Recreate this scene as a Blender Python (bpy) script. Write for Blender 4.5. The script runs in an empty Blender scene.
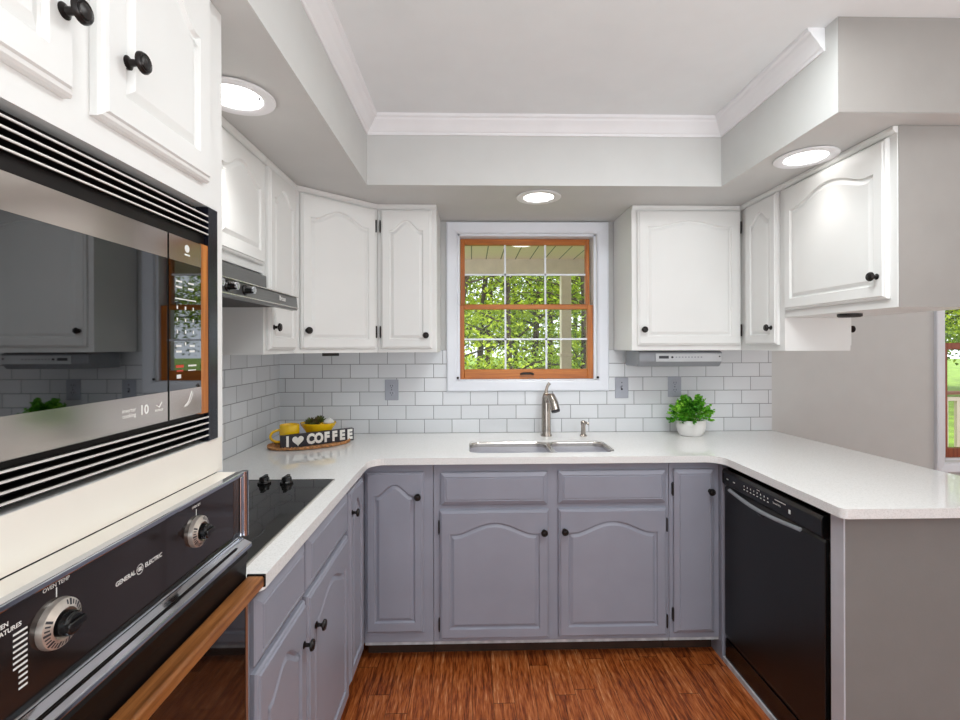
import bpy, bmesh, math, random
from mathutils import Vector, Matrix
R = math.radians
S = bpy.context.scene
COL = S.collection
random.seed(7)

# ------------------------------------------------------------------ camera, light, exposure
YAW = R(1.3)
cam = bpy.data.cameras.new('camera'); camo = bpy.data.objects.new('camera', cam); COL.objects.link(camo)
cam.sensor_width = 36.0; cam.lens = 475.0 / 960.0 * 36.0
cam.shift_x = -(482.0 - 480.0) / 960.0
cam.shift_y = (346.0 - 360.0) / 960.0
cam.clip_start = 0.02; cam.clip_end = 200
camo.location = (0, -2.67, 1.40)
camo.rotation_euler = (Matrix.Rotation(-YAW, 4, 'Z') @ Matrix.Rotation(R(90), 4, 'X') @ Matrix.Rotation(-0.003, 4, 'Z')).to_euler()
S.camera = camo
S.view_settings.view_transform = 'Standard'; S.view_settings.look = 'None'
S.view_settings.gamma = 1; S.view_settings.use_curve_mapping = False
S.view_settings.exposure = 0.14

world = bpy.data.worlds.new('world'); S.world = world; world.use_nodes = True
bg = world.node_tree.nodes['Background']
bg.inputs[0].default_value = (0.86, 0.93, 1.0, 1); bg.inputs[1].default_value = 2.0

def area(name, loc, rot, sx, sy, power, color=(1, 1, 1), spread=180):
    l = bpy.data.lights.new(name, 'AREA'); l.shape = 'RECTANGLE'; l.size = sx; l.size_y = sy
    l.energy = power; l.color = color; l.spread = R(spread)
    o = bpy.data.objects.new(name, l); o.location = loc; o.rotation_euler = rot; COL.objects.link(o); return o
# unseen area fills added to brighten the kitchen evenly
area('rear_fill', (0.5, -6.1, 1.45), (R(90), 0, 0), 3.4, 2.1, 12, (0.95, 0.99, 1.0))  # added fill behind the camera, lights the fronts
area('upward_fill', (0.95, -3.45, 0.95), (R(180), 0, 0), 1.9, 1.2, 56, (0.94, 0.99, 1.0))  # added up-facing fill that brightens the ceiling
area('overhead_fill', (0.66, -1.60, 2.37), (0, 0, 0), 0.6, 0.5, 12.5, (0.94, 0.99, 1.0))  # added overhead fill out of view, no fitting modelled
area('dining_fill', (4.1, -1.8, 1.5), (R(90), 0, R(90)), 2.6, 1.8, 15, (1.0, 0.95, 0.89))  # added warm fill in front of the solid right wall
sun = bpy.data.lights.new('sun', 'SUN'); sun.energy = 3.6; sun.angle = R(6); sun.color = (1, .96, .88)
so = bpy.data.objects.new('sun', sun); so.rotation_euler = (R(38), R(18), R(20)); COL.objects.link(so)

# ------------------------------------------------------------------ materials
def lin(c):
    return tuple((v / 255 / 12.92) if v / 255 <= 0.04045 else ((v / 255 + 0.055) / 1.055) ** 2.4 for v in c) + (1,)

class NT:
    def __init__(s, name):
        s.m = bpy.data.materials.new(name); s.m.use_nodes = True; s.t = s.m.node_tree
        s.b = s.t.nodes['Principled BSDF']
        s.tc = s.t.nodes.new('ShaderNodeTexCoord')
    def n(s, typ, **kw):
        x = s.t.nodes.new(typ)
        for k, v in kw.items(): setattr(x, k, v)
        return x
    def l(s, a, b): s.t.links.new(a, b)
    def math(s, op, a, b=None, c=None):
        x = s.n('ShaderNodeMath', operation=op)
        for i, v in enumerate((a, b, c)):
            if v is None: continue
            if isinstance(v, (int, float)): x.inputs[i].default_value = v
            else: s.l(v, x.inputs[i])
        return x.outputs[0]
    def mix(s, f, a, b):
        x = s.n('ShaderNodeMix', data_type='RGBA')
        if isinstance(f, (int, float)): x.inputs[0].default_value = f
        else: s.l(f, x.inputs[0])
        for i, v in ((6, a), (7, b)):
            if isinstance(v, tuple): x.inputs[i].default_value = v
            else: s.l(v, x.inputs[i])
        return x.outputs[2]
    def noise(s, scale, detail=3, sc=None, rough=0.5):
        x = s.n('ShaderNodeTexNoise'); x.inputs['Scale'].default_value = scale; x.inputs['Detail'].default_value = detail
        x.inputs['Roughness'].default_value = rough
        if sc:
            mp = s.n('ShaderNodeMapping'); mp.inputs['Scale'].default_value = sc
            s.l(s.tc.outputs['Object'], mp.inputs['Vector']); s.l(mp.outputs[0], x.inputs['Vector'])
        else: s.l(s.tc.outputs['Object'], x.inputs['Vector'])
        return x.outputs['Fac']
    def ramp(s, f, *stops):
        x = s.n('ShaderNodeValToRGB'); e = x.color_ramp.elements
        while len(e) < len(stops): e.new(0.5)
        for i, (p, c) in enumerate(stops): e[i].position = p; e[i].color = c
        s.l(f, x.inputs[0]); return x.outputs[0]
    def bump(s, h, strength, dist=0.002):
        x = s.n('ShaderNodeBump'); x.inputs['Strength'].default_value = strength; x.inputs['Distance'].default_value = dist
        s.l(h, x.inputs['Height']); s.l(x.outputs[0], s.b.inputs['Normal'])

def mat(name, rgb, rough=0.5, metal=0.0, var=0.04, nscale=9, bump=0.0, bscale=60, spec=0.5, coat=0.0, sc=None, ior=None):
    t = NT(name); c = lin(rgb)
    d = tuple(v * (1 - var * 2) for v in c[:3]) + (1,); u = tuple(min(1, v * (1 + var)) for v in c[:3]) + (1,)
    f = t.noise(nscale, 3, sc); t.l(t.ramp(f, (0.3, d), (0.7, u)), t.b.inputs['Base Color'])
    t.b.inputs['Roughness'].default_value = rough; t.b.inputs['Metallic'].default_value = metal
    t.b.inputs['Specular IOR Level'].default_value = spec
    if ior: t.b.inputs['IOR'].default_value = ior
    if coat: t.b.inputs['Coat Weight'].default_value = coat; t.b.inputs['Coat Roughness'].default_value = 0.05
    if bump: t.bump(t.noise(bscale, 4, sc), bump)
    return t.m

M = {}
M['wall'] = mat('grey_wall_paint', (203, 203, 201), 0.7, var=.01, bump=.06, bscale=180)
M['ceiling'] = mat('white_ceiling_paint', (232, 235, 236), 0.85, var=.01, bump=.05, bscale=200)
M['crown'] = mat('white_crown_paint', (236, 236, 238), 0.5, var=.01)
M['white'] = mat('white_cabinet_paint', (229, 229, 227), 0.38, var=.012, nscale=4, bump=.03, bscale=40)
M['casing'] = mat('white_window_casing_paint', (228, 231, 238), 0.4, var=.01)
M['grey'] = mat('lavender_grey_cabinet_paint', (151, 153, 166), 0.36, var=.03, nscale=5, bump=.05, bscale=50)
M['postpaint'] = mat('pale_grey_post_paint', (196, 197, 204), .4)
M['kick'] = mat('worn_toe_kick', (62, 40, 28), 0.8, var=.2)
M['lip'] = mat('chipped_pale_paint', (196, 198, 202), 0.6, var=.15, nscale=25)
M['black'] = mat('black_knob_metal', (38, 34, 33), 0.32, metal=.6, var=.1, nscale=90)
M['hinge'] = mat('dark_hinge_metal', (40, 36, 34), 0.5, metal=.3)
M['blackgloss'] = mat('glossy_black_enamel', (16, 16, 17), 0.22, var=.05)
M['dw'] = mat('textured_black_dishwasher', (19, 19, 20), 0.3, var=.1, bump=.25, bscale=420)
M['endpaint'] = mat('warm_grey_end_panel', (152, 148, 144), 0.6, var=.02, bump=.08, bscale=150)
M['endpaint_shaded'] = mat('shaded_grey_end_panel', (130, 127, 125), .6, var=.02, bump=.1, bscale=160)  # end panel grey with the low panel's shade put into the colour
M['chrome'] = mat('chrome', (205, 208, 215), 0.09, metal=1, var=.03)
M['steel'] = mat('brushed_stainless', (206, 202, 197), 0.22, metal=1, var=.04, sc=(3, 60, 60), nscale=6)
M['nickel'] = mat('brushed_nickel', (176, 168, 160), 0.24, metal=1, var=.04)
M['mwband'] = mat('satin_microwave_band', (208, 198, 191), 0.13, metal=1, var=.02)
M['mwglass'] = mat('mirrored_dark_glass', (104, 105, 107), 0.02, metal=1, var=.02)
M['mwtrim'] = mat('black_trim_metal', (24, 25, 36), 0.2, metal=.3, var=.1)
M['louver_dark'] = mat('dark_grille_void', (15, 10, 9), 0.4, spec=.25)
M['ovenpanel'] = mat('smoked_brown_glass', (38, 30, 28), 0.07, var=.06, ior=1.6)
M['ovenglass'] = mat('black_oven_glass', (22, 18, 17), 0.04, var=.05, ior=1.75)
M['cookglass'] = mat('cooktop_glass', (24, 23, 22), 0.05, var=.05, ior=1.6)
M['louver_edge'] = mat('bright_louver_edge', (226, 222, 218), .3, metal=.2)
M['cream'] = mat('cream_white_paint', (232, 226, 216), 0.45, var=.01)
M['print'] = mat('white_printing', (225, 225, 222), 0.5)
M['red'] = mat('red_printing', (190, 60, 40), 0.5)
M['silverdial'] = mat('silver_dial_face', (214, 205, 196), 0.3, metal=.7, var=.12, nscale=60)
M['outlet'] = mat('grey_outlet_plastic', (165, 168, 178), 0.4)
M['slot'] = mat('dark_slots', (50, 50, 55), 0.6)
M['silver'] = mat('silver_radio_plastic', (186, 188, 190), 0.35, metal=.3)
M['radiogrey'] = mat('grey_radio_plastic', (140, 143, 148), 0.4, metal=.2)
M['yellow'] = mat('yellow_ceramic_glaze', (250, 202, 28), 0.15, var=.03, coat=.5)
M['potwhite'] = mat('white_ceramic', (232, 230, 228), 0.3)
M['soil'] = mat('dark_soil', (40, 28, 20), 0.9)
M['signblack'] = mat('charcoal_sign_wood', (44, 42, 50), 0.55, var=.1)
M['signwhite'] = mat('white_sign_letters', (240, 238, 232), 0.5)
M['wicker'] = mat('woven_wicker', (196, 140, 90), 0.7, var=.3, nscale=90, bump=.6, bscale=120)
M['porchwhite'] = mat('cream_exterior_paint', (226, 214, 192), 0.7)
M['deck'] = mat('weathered_deck_boards', (150, 132, 112), 0.8, var=.1)
M['railbrown'] = mat('brown_rail_wood', (140, 92, 66), 0.7, var=.1)
M['bark'] = mat('dark_tree_bark', (74, 60, 46), 0.9, var=.25, nscale=4, bump=.6, bscale=14)
M['lawn'] = mat('spring_lawn', (120, 150, 50), 0.9, var=.25, nscale=2)
M['hoodgrey'] = mat('brushed_grey_hood_metal', (120, 121, 122), 0.32, metal=.75, var=.05, sc=(60, 2, 60), nscale=5)
M['hooddark'] = mat('dark_hood_underside', (30, 29, 28), 0.5, metal=.3)

def leafmat(name, a, b, c, transl=.45, k=1):
    t = NT(name)
    f = t.noise(1.4 * k, 4); g = t.noise(23 * k, 2)
    col = t.ramp(t.math('ADD', t.math('MULTIPLY', f, .55), t.math('MULTIPLY', g, .45)), (.36, lin(a)), (.5, lin(b)), (.62, lin(c)))
    t.l(col, t.b.inputs['Base Color']); t.b.inputs['Roughness'].default_value = .55
    tr = t.n('ShaderNodeBsdfTranslucent'); t.l(col, tr.inputs[0])
    mx = t.n('ShaderNodeMixShader'); mx.inputs[0].default_value = transl
    out = t.t.nodes['Material Output']
    t.l(t.b.outputs[0], mx.inputs[1]); t.l(tr.outputs[0], mx.inputs[2]); t.l(mx.outputs[0], out.inputs[0])
    return t.m
M['leaf1'] = leafmat('bright_spring_leaves', (118, 138, 26), (178, 196, 48), (220, 232, 90))
M['leaf2'] = leafmat('mid_green_leaves', (80, 106, 24), (140, 164, 42), (190, 206, 74))
M['leaf3'] = leafmat('deep_green_leaves', (54, 78, 24), (104, 130, 36), (152, 174, 56))
M['plantleaf'] = leafmat('potted_plant_leaves', (34, 116, 20), (104, 186, 40), (190, 244, 84), .3, 6)
M['succ'] = leafmat('green_red_succulent_leaves', (92, 38, 26), (70, 84, 34), (130, 150, 60), .1)

def woodmat(name, dark, mid, light, axis='x', rough=.35, k=1.0):
    t = NT(name)
    sc = {'x': (1.5, 28, 28), 'y': (28, 1.5, 28), 'z': (28, 28, 1.5)}[axis]
    f = t.noise(3 * k, 6, sc, .65)
    t.l(t.ramp(f, (.3, lin(dark)), (.5, lin(mid)), (.7, lin(light))), t.b.inputs['Base Color'])
    t.b.inputs['Roughness'].default_value = rough
    t.bump(f, .15)
    return t.m
M['oakx'] = woodmat('orange_oak_horizontal', (158, 84, 14), (182, 102, 22), (200, 122, 36), 'x')
M['oakz'] = woodmat('orange_oak_vertical', (156, 82, 14), (178, 98, 22), (196, 118, 36), 'z')
M['oaky'] = woodmat('brown_oak_handle', (96, 54, 24), (142, 88, 44), (178, 120, 68), 'y')
M['redwoodz'] = woodmat('red_brown_sash_wood', (116, 50, 26), (142, 66, 36), (160, 82, 48), 'z')
M['bareply'] = woodmat('bare_orange_wood', (120, 66, 22), (170, 100, 36), (196, 126, 54), 'z')
M['lens'] = None

def floor_mat():
    t = NT('worn_strip_oak_floor')
    sep = t.n('ShaderNodeSeparateXYZ'); t.l(t.tc.outputs['Object'], sep.inputs[0])
    x, y = sep.outputs[0], sep.outputs[1]
    W = 0.083
    u = t.math('DIVIDE', x, W); row = t.math('FLOOR', u); fu = t.math('FRACT', u)
    wn = t.n('ShaderNodeTexWhiteNoise', noise_dimensions='1D'); t.l(row, wn.inputs['W'])
    v = t.math('ADD', t.math('DIVIDE', y, 0.75), t.math('MULTIPLY', wn.outputs[0], 7.3)); pv = t.math('FLOOR', v); fv = t.math('FRACT', v)
    wn2 = t.n('ShaderNodeTexWhiteNoise', noise_dimensions='2D')
    cmb = t.n('ShaderNodeCombineXYZ'); t.l(row, cmb.inputs[0]); t.l(pv, cmb.inputs[1]); t.l(cmb.outputs[0], wn2.inputs['Vector'])
    tone = wn2.outputs[0]
    # streaky grain, shifted per board
    cg = t.n('ShaderNodeCombineXYZ')
    t.l(t.math('ADD', t.math('MULTIPLY', x, 48), t.math('MULTIPLY', tone, 37)), cg.inputs[0]); t.l(t.math('MULTIPLY', y, 3.6), cg.inputs[1]); t.l(tone, cg.inputs[2])
    gn = t.n('ShaderNodeTexNoise'); gn.inputs['Scale'].default_value = 1.3; gn.inputs['Detail'].default_value = 7; gn.inputs['Roughness'].default_value = .7
    t.l(cg.outputs[0], gn.inputs['Vector'])
    cg2 = t.n('ShaderNodeCombineXYZ')
    t.l(t.math('ADD', t.math('MULTIPLY', x, 210), t.math('MULTIPLY', tone, 91)), cg2.inputs[0]); t.l(t.math('MULTIPLY', y, 16), cg2.inputs[1])
    gf = t.n('ShaderNodeTexNoise'); gf.inputs['Scale'].default_value = 1.0; gf.inputs['Detail'].default_value = 4; t.l(cg2.outputs[0], gf.inputs['Vector'])
    g = t.math('ADD', t.math('MULTIPLY', gn.outputs['Fac'], .6), t.math('MULTIPLY', gf.outputs['Fac'], .4))
    s = t.math('ADD', g, t.math('MULTIPLY', t.math('SUBTRACT', tone, .5), .07))
    col = t.ramp(s, (.34, lin((56, 22, 9))), (.43, lin((122, 56, 22))), (.51, lin((164, 86, 38))), (.59, lin((188, 112, 62))), (.67, lin((214, 164, 118))))
    e1 = t.math('LESS_THAN', fu, .028); e2 = t.math('LESS_THAN', fv, .004)
    ed = t.math('MAXIMUM', e1, e2)
    col = t.mix(t.math('MULTIPLY', ed, .75), col, lin((40, 18, 9)))
    t.l(col, t.b.inputs['Base Color'])
    t.l(t.math('ADD', t.math('MULTIPLY', g, .35), .16), t.b.inputs['Roughness'])
    t.bump(t.math('SUBTRACT', g, t.math('MULTIPLY', ed, .6)), .22)
    return t.m
M['floor'] = floor_mat()

def tile_mat(name, axis):
    t = NT(name)
    sep = t.n('ShaderNodeSeparateXYZ'); t.l(t.tc.outputs['Object'], sep.inputs[0])
    h = sep.outputs[0] if axis == 'x' else sep.outputs[1]; z = sep.outputs[2]
    r = t.math('DIVIDE', t.math('SUBTRACT', z, .914), .0772); row = t.math('FLOOR', r); fr = t.math('FRACT', r)
    off = .725 if axis == 'x' else .03
    u = t.math('SUBTRACT', t.math('DIVIDE', t.math('ADD', h, off), .154), t.math('MULTIPLY', row, 1 / 3))
    fu = t.math('FRACT', u)
    du = t.math('MULTIPLY', t.math('MINIMUM', fu, t.math('SUBTRACT', 1.0, fu)), .154)
    dr = t.math('MULTIPLY', t.math('MINIMUM', fr, t.math('SUBTRACT', 1.0, fr)), .0772)
    d = t.math('MINIMUM', du, dr)
    mr = t.n('ShaderNodeMapRange'); mr.inputs['From Min'].default_value = .0013; mr.inputs['From Max'].default_value = .0022; t.l(d, mr.inputs['Value'])
    cmb = t.n('ShaderNodeCombineXYZ'); t.l(row, cmb.inputs[0]); t.l(t.math('FLOOR', u), cmb.inputs[1])
    wn = t.n('ShaderNodeTexWhiteNoise', noise_dimensions='2D'); t.l(cmb.outputs[0], wn.inputs['Vector'])
    tc = t.mix(wn.outputs[0], lin((214, 216, 219)), lin((224, 226, 229)))
    t.l(t.mix(mr.outputs[0], lin((136, 137, 140)), tc), t.b.inputs['Base Color'])
    t.l(t.math('SUBTRACT', .8, t.math('MULTIPLY', mr.outputs[0], .66)), t.b.inputs['Roughness'])
    m2 = t.n('ShaderNodeMapRange'); m2.inputs['From Min'].default_value = .001; m2.inputs['From Max'].default_value = .005; t.l(d, m2.inputs['Value'])
    t.bump(m2.outputs[0], .5, .0015)
    return t.m
M['tilex'] = tile_mat('white_subway_tile_back', 'x'); M['tiley'] = tile_mat('white_subway_tile_side', 'y')

def quartz():
    t = NT('white_quartz')
    f = t.noise(240, 2); g = t.noise(5, 3)
    c = t.ramp(f, (.3, lin((228, 228, 226))), (.5, lin((240, 240, 239))), (.7, lin((244, 244, 243))))
    t.l(t.mix(t.math('MULTIPLY', g, .12), c, lin((232, 231, 229))), t.b.inputs['Base Color'])
    t.b.inputs['Roughness'].default_value = .035; t.b.inputs['Specular IOR Level'].default_value = .65
    return t.m
M['quartz'] = quartz()

def porch_ceiling_mat():
    t = NT('cream_beadboard')
    sep = t.n('ShaderNodeSeparateXYZ'); t.l(t.tc.outputs['Object'], sep.inputs[0])
    f = t.math('FRACT', t.math('DIVIDE', sep.outputs[0], .15))
    e = t.math('LESS_THAN', f, .07)
    t.l(t.mix(e, lin((244, 226, 208)), lin((140, 132, 114))), t.b.inputs['Base Color']); t.b.inputs['Roughness'].default_value = .7
    return t.m
M['beadboard'] = porch_ceiling_mat()

def emit(name, rgb, strength):
    t = NT(name); t.b.inputs['Base Color'].default_value = (1, 1, 1, 1)
    f = t.noise(4, 1); t.l(t.ramp(f, (.2, tuple(c * .98 for c in rgb) + (1,)), (.8, tuple(rgb) + (1,))), t.b.inputs['Emission Color'])
    t.b.inputs['Emission Strength'].default_value = strength
    return t.m
M['lens'] = emit('lit_lamp_lens', (1.0, .985, .96), 5)
M['porchlens'] = emit('lit_porch_lamp_dome', (1.0, .98, .92), 1.6)

def glass_mat():
    t = NT('window_glass')
    tr = t.n('ShaderNodeBsdfTransparent'); gl = t.n('ShaderNodeBsdfGlossy'); gl.inputs['Roughness'].default_value = .01
    fr = t.n('ShaderNodeFresnel'); fr.inputs[0].default_value = 1.45
    ge = t.n('ShaderNodeNewGeometry'); fac = t.math('MULTIPLY', t.math('MULTIPLY', fr.outputs[0], t.math('SUBTRACT', 1.0, ge.outputs['Backfacing'])), .5)
    mx = t.n('ShaderNodeMixShader'); t.l(fac, mx.inputs[0]); t.l(tr.outputs[0], mx.inputs[1]); t.l(gl.outputs[0], mx.inputs[2])
    t.l(mx.outputs[0], t.t.nodes['Material Output'].inputs[0]); return t.m
M['glass'] = glass_mat()

# ------------------------------------------------------------------ builders
ROOTM = {}
def tag(o, label=None, cat=None, group=None, kind=None):
    if label: o['label'] = label
    if cat: o['category'] = cat
    if group: o['group'] = group
    if kind: o['kind'] = kind
    return o
def thing(name, label, cat, loc=(0, 0, 0), rz=0.0, group=None):
    o = bpy.data.objects.new(name, None); COL.objects.link(o); o.empty_display_size = .05
    o.location = loc; o.rotation_euler = (0, 0, rz)
    ROOTM[o.name] = Matrix.Translation(loc) @ Matrix.Rotation(rz, 4, 'Z')
    return tag(o, label, cat, group)

class MB:
    def __init__(s): s.v = []; s.f = []
    def add(s, vs, fs):
        b = len(s.v); s.v += [Vector(v) for v in vs]; s.f += [tuple(b + i for i in f) for f in fs]; return s
    def box(s, x0, x1, y0, y1, z0, z1):
        x0, x1 = min(x0, x1), max(x0, x1); y0, y1 = min(y0, y1), max(y0, y1); z0, z1 = min(z0, z1), max(z0, z1)
        return s.add([(x0, y0, z0), (x1, y0, z0), (x1, y1, z0), (x0, y1, z0), (x0, y0, z1), (x1, y0, z1), (x1, y1, z1), (x0, y1, z1)],
                     [(0, 3, 2, 1), (4, 5, 6, 7), (0, 1, 5, 4), (1, 2, 6, 5), (2, 3, 7, 6), (3, 0, 4, 7)])
    def tube(s, pts, radii, n=12, cap=True, flat=1.0):
        pts = [Vector(p) for p in pts]
        if isinstance(radii, (int, float)): radii = [radii] * len(pts)
        rings = []; prev = None
        for i, p in enumerate(pts):
            t = (pts[min(i + 1, len(pts) - 1)] - pts[max(i - 1, 0)]).normalized()
            if prev is None: a = t.orthogonal().normalized()
            else: a = (prev - t * prev.dot(t)).normalized()
            prev = a; b = t.cross(a)
            rings.append([p + (a * math.cos(2 * math.pi * k / n) + b * math.sin(2 * math.pi * k / n) * flat) * radii[i] for k in range(n)])
        vs = [v for r in rings for v in r]; fs = []
        for i in range(len(pts) - 1):
            for k in range(n):
                fs.append((i * n + k, i * n + (k + 1) % n, (i + 1) * n + (k + 1) % n, (i + 1) * n + k))
        if cap: fs.append(tuple(reversed(range(n)))); fs.append(tuple((len(pts) - 1) * n + k for k in range(n)))
        return s.add(vs, fs)
    def lathe(s, prof, c=(0, 0, 0), axis='z', n=24, sx=1.0, sy=1.0):
        # prof: list of (r, h) from bottom to top; axis the direction of h
        c = Vector(c); vs = []; fs = []
        def pt(r, h, a):
            x, y = r * math.cos(a) * sx, r * math.sin(a) * sy
            if axis == 'z': return c + Vector((x, y, h))
            if axis == '-y': return c + Vector((x, -h, y))
            if axis == 'x': return c + Vector((h, x, y))
            if axis == '-x': return c + Vector((-h, -x, y))
            if axis == '-z': return c + Vector((x, -y, -h))
        for r, h in prof:
            for k in range(n): vs.append(pt(max(r, 1e-5), h, 2 * math.pi * k / n))
        for i in range(len(prof) - 1):
            for k in range(n): fs.append((i * n + k, i * n + (k + 1) % n, (i + 1) * n + (k + 1) % n, (i + 1) * n + k))
        fs.append(tuple(reversed(range(n)))); fs.append(tuple((len(prof) - 1) * n + k for k in range(n)))
        return s.add(vs, fs)
    def prism(s, poly, a, b, axis='z'):
        # poly of 2-tuples extruded along axis from a to b
        def pt(p, h):
            return {'z': (p[0], p[1], h), 'y': (p[0], h, p[1]), 'x': (h, p[0], p[1])}[axis]
        n = len(poly)
        return s.add([pt(p, a) for p in poly] + [pt(p, b) for p in poly],
                     [tuple(reversed(range(n))), tuple(range(n, 2 * n))] + [(k, (k + 1) % n, n + (k + 1) % n, n + k) for k in range(n)])
    def rings(s, rs, close=True, cap0=True):
        n = len(rs[0]); fs = []
        for i in range(len(rs) - 1):
            for k in range(n): fs.append((i * n + k, i * n + (k + 1) % n, (i + 1) * n + (k + 1) % n, (i + 1) * n + k))
        if close: fs.append(tuple((len(rs) - 1) * n + k for k in range(n)))
        if cap0: fs.append(tuple(reversed(range(n))))
        return s.add([v for r in rs for v in r], fs)
    def xf(s, m, start=0):
        for i in range(start, len(s.v)): s.v[i] = m @ s.v[i]
        return s
    def build(s, name, m, parent=None, world=False, bevel=0, smooth=False, seg=2, keep_normals=False):
        vs = s.v
        if parent is not None and world:
            p = parent
            while p.parent: p = p.parent
            im = ROOTM[p.name].inverted(); vs = [im @ v for v in vs]
        me = bpy.data.meshes.new(name); me.from_pydata([tuple(v) for v in vs], [], s.f); me.update()
        if not keep_normals:
            bm = bmesh.new(); bm.from_mesh(me); bmesh.ops.recalc_face_normals(bm, faces=bm.faces); bm.to_mesh(me); bm.free()
        me.materials.append(M[m] if isinstance(m, str) else m)
        o = bpy.data.objects.new(name, me); COL.objects.link(o); o.parent = parent
        if smooth:
            for p in me.polygons: p.use_smooth = True
            try: me.set_sharp_from_angle(angle=R(40))
            except Exception: pass
        if bevel:
            b = o.modifiers.new('bevel', 'BEVEL'); b.width = bevel; b.segments = seg; b.limit_method = 'ANGLE'; b.angle_limit = R(35)
        return o

def struct(o): o['kind'] = 'structure'; return o

_font = None
def text_mesh(name, txt, size, m, parent, matrix, depth=.0006, bold=0.0, align='CENTER', world=True, spacing=1.0):
    c = bpy.data.curves.new(name, 'FONT'); c.body = txt; c.size = size; c.extrude = depth; c.offset = bold * size
    c.align_x = align; c.align_y = 'CENTER'; c.space_character = spacing; c.resolution_u = 3
    to = bpy.data.objects.new('tmp', c); COL.objects.link(to)
    dg = bpy.context.evaluated_depsgraph_get(); me = bpy.data.meshes.new_from_object(to.evaluated_get(dg))
    bpy.data.objects.remove(to); bpy.data.curves.remove(c)
    mm = matrix
    if world and parent is not None:
        p = parent
        while p.parent: p = p.parent
        mm = ROOTM[p.name].inverted() @ matrix
    me.transform(mm); me.materials.clear(); me.materials.append(M[m])
    o = bpy.data.objects.new(name, me); COL.objects.link(o); o.parent = parent; return o
def face_px(p): return Matrix.Translation(p) @ Matrix(((0, 0, 1, 0), (1, 0, 0, 0), (0, 1, 0, 0), (0, 0, 0, 1)))      # reads along +y, faces +x
def face_nx(p): return Matrix.Translation(p) @ Matrix(((0, 0, -1, 0), (-1, 0, 0, 0), (0, 1, 0, 0), (0, 0, 0, 1)))    # faces -x
def face_ny(p): return Matrix.Translation(p) @ Matrix(((1, 0, 0, 0), (0, 0, -1, 0), (0, 1, 0, 0), (0, 0, 0, 1)))     # faces -y

# ------------------------------------------------------------------ room shell
ZC = 2.388; ZS = 2.10; XL = -1.072; XR = 4.25; YB = -6.4
struct(MB().box(XL - .15, XR + .15, YB - .15, .15, -.12, 0).build('floor', 'floor'))
struct(MB().box(XL - .15, XR + .15, YB - .15, .15, ZC, ZC + .12).build('ceiling', 'ceiling'))
struct(MB().box(XL - .15, XL, YB, .15, 0, ZC).build('wall_left', 'wall'))
# back wall with two window openings
W1 = (-.075, .705, 1.200, 2.030); W2 = (2.712, 3.62, .735, 2.02)
b = MB()
b.box(XL, W1[0], 0, .15, 0, ZC).box(W1[1], W2[0], 0, .15, 0, ZC).box(W2[1], XR, 0, .15, 0, ZC)
b.box(W1[0], W1[1], 0, .15, 0, W1[2]).box(W1[0], W1[1], 0, .15, W1[3], ZC)
b.box(W2[0], W2[1], 0, .15, 0, W2[2]).box(W2[0], W2[1], 0, .15, W2[3], ZC)
struct(b.build('wall_back', 'wall'))
struct(MB().box(XR, XR + .15, YB, .15, 0, ZC).build('wall_right', 'wall'))
b = MB().box(XL, -1.0, YB - .15, YB, 0, ZC).box(2.8, XR, YB - .15, YB, 0, ZC).box(-1.0, 2.8, YB - .15, YB, 2.5 - .3, ZC).box(-1.0, 2.8, YB - .15, YB, 0, .05)
struct(b.build('wall_front', 'wall'))
# soffit
b = MB()
b.box(XL, -.45, -4.4, 0, ZS, ZC)
b.box(-.45, 1.105, -.60, 0, ZS, ZC)
b.box(1.105, 1.72, -1.265, 0, ZS, ZC)
struct(b.build('ceiling_soffit', 'wall'))
struct(MB().box(1.106, 1.7205, -1.267, -1.265, ZS + .001, ZC - .001).build('ceiling_soffit_shade', 'endpaint'))  # added skin, its darker colour stands in for shade on the soffit end
# crown moulding, mitred
prof = [(0, 2.316), (.005, 2.316), (.008, 2.325), (.013, 2.329), (.028, 2.350), (.042, 2.366), (.045, 2.373), (.053, 2.378), (.055, ZC), (0, ZC)]
def crown(path):   # path: list of (x,y) and interior normal per vertex (offset dir incl. mitre)
    rs = []
    for (x, y, nx, ny) in path:
        rs.append([Vector((x + nx * d, y + ny * d, z)) for d, z in prof])
    return MB().rings(rs)
cm = crown([(-.45, -4.4, 1, 0), (-.45, -.60, 1, -1), (1.105, -.60, -1, -1), (1.105, -1.215, -1, 0)])
struct(cm.build('trim_crown', 'crown'))
# baseboard (dining wall)
struct(MB().box(1.75, XR, -.014, 0, 0, .09).build('baseboard_back', 'crown'))
# tile splashbacks
struct(MB().box(XL, -.1375, -.008, 0, .914, 1.377).box(.7735, 1.707, -.008, 0, .914, 1.377).box(-.1375, .7735, -.008, 0, .914, 1.1455).build('wall_tile_back', 'tilex'))
struct(MB().box(XL, XL + .008, -1.665, -.008, .914, 1.377).build('wall_tile_left', 'tiley'))

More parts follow.
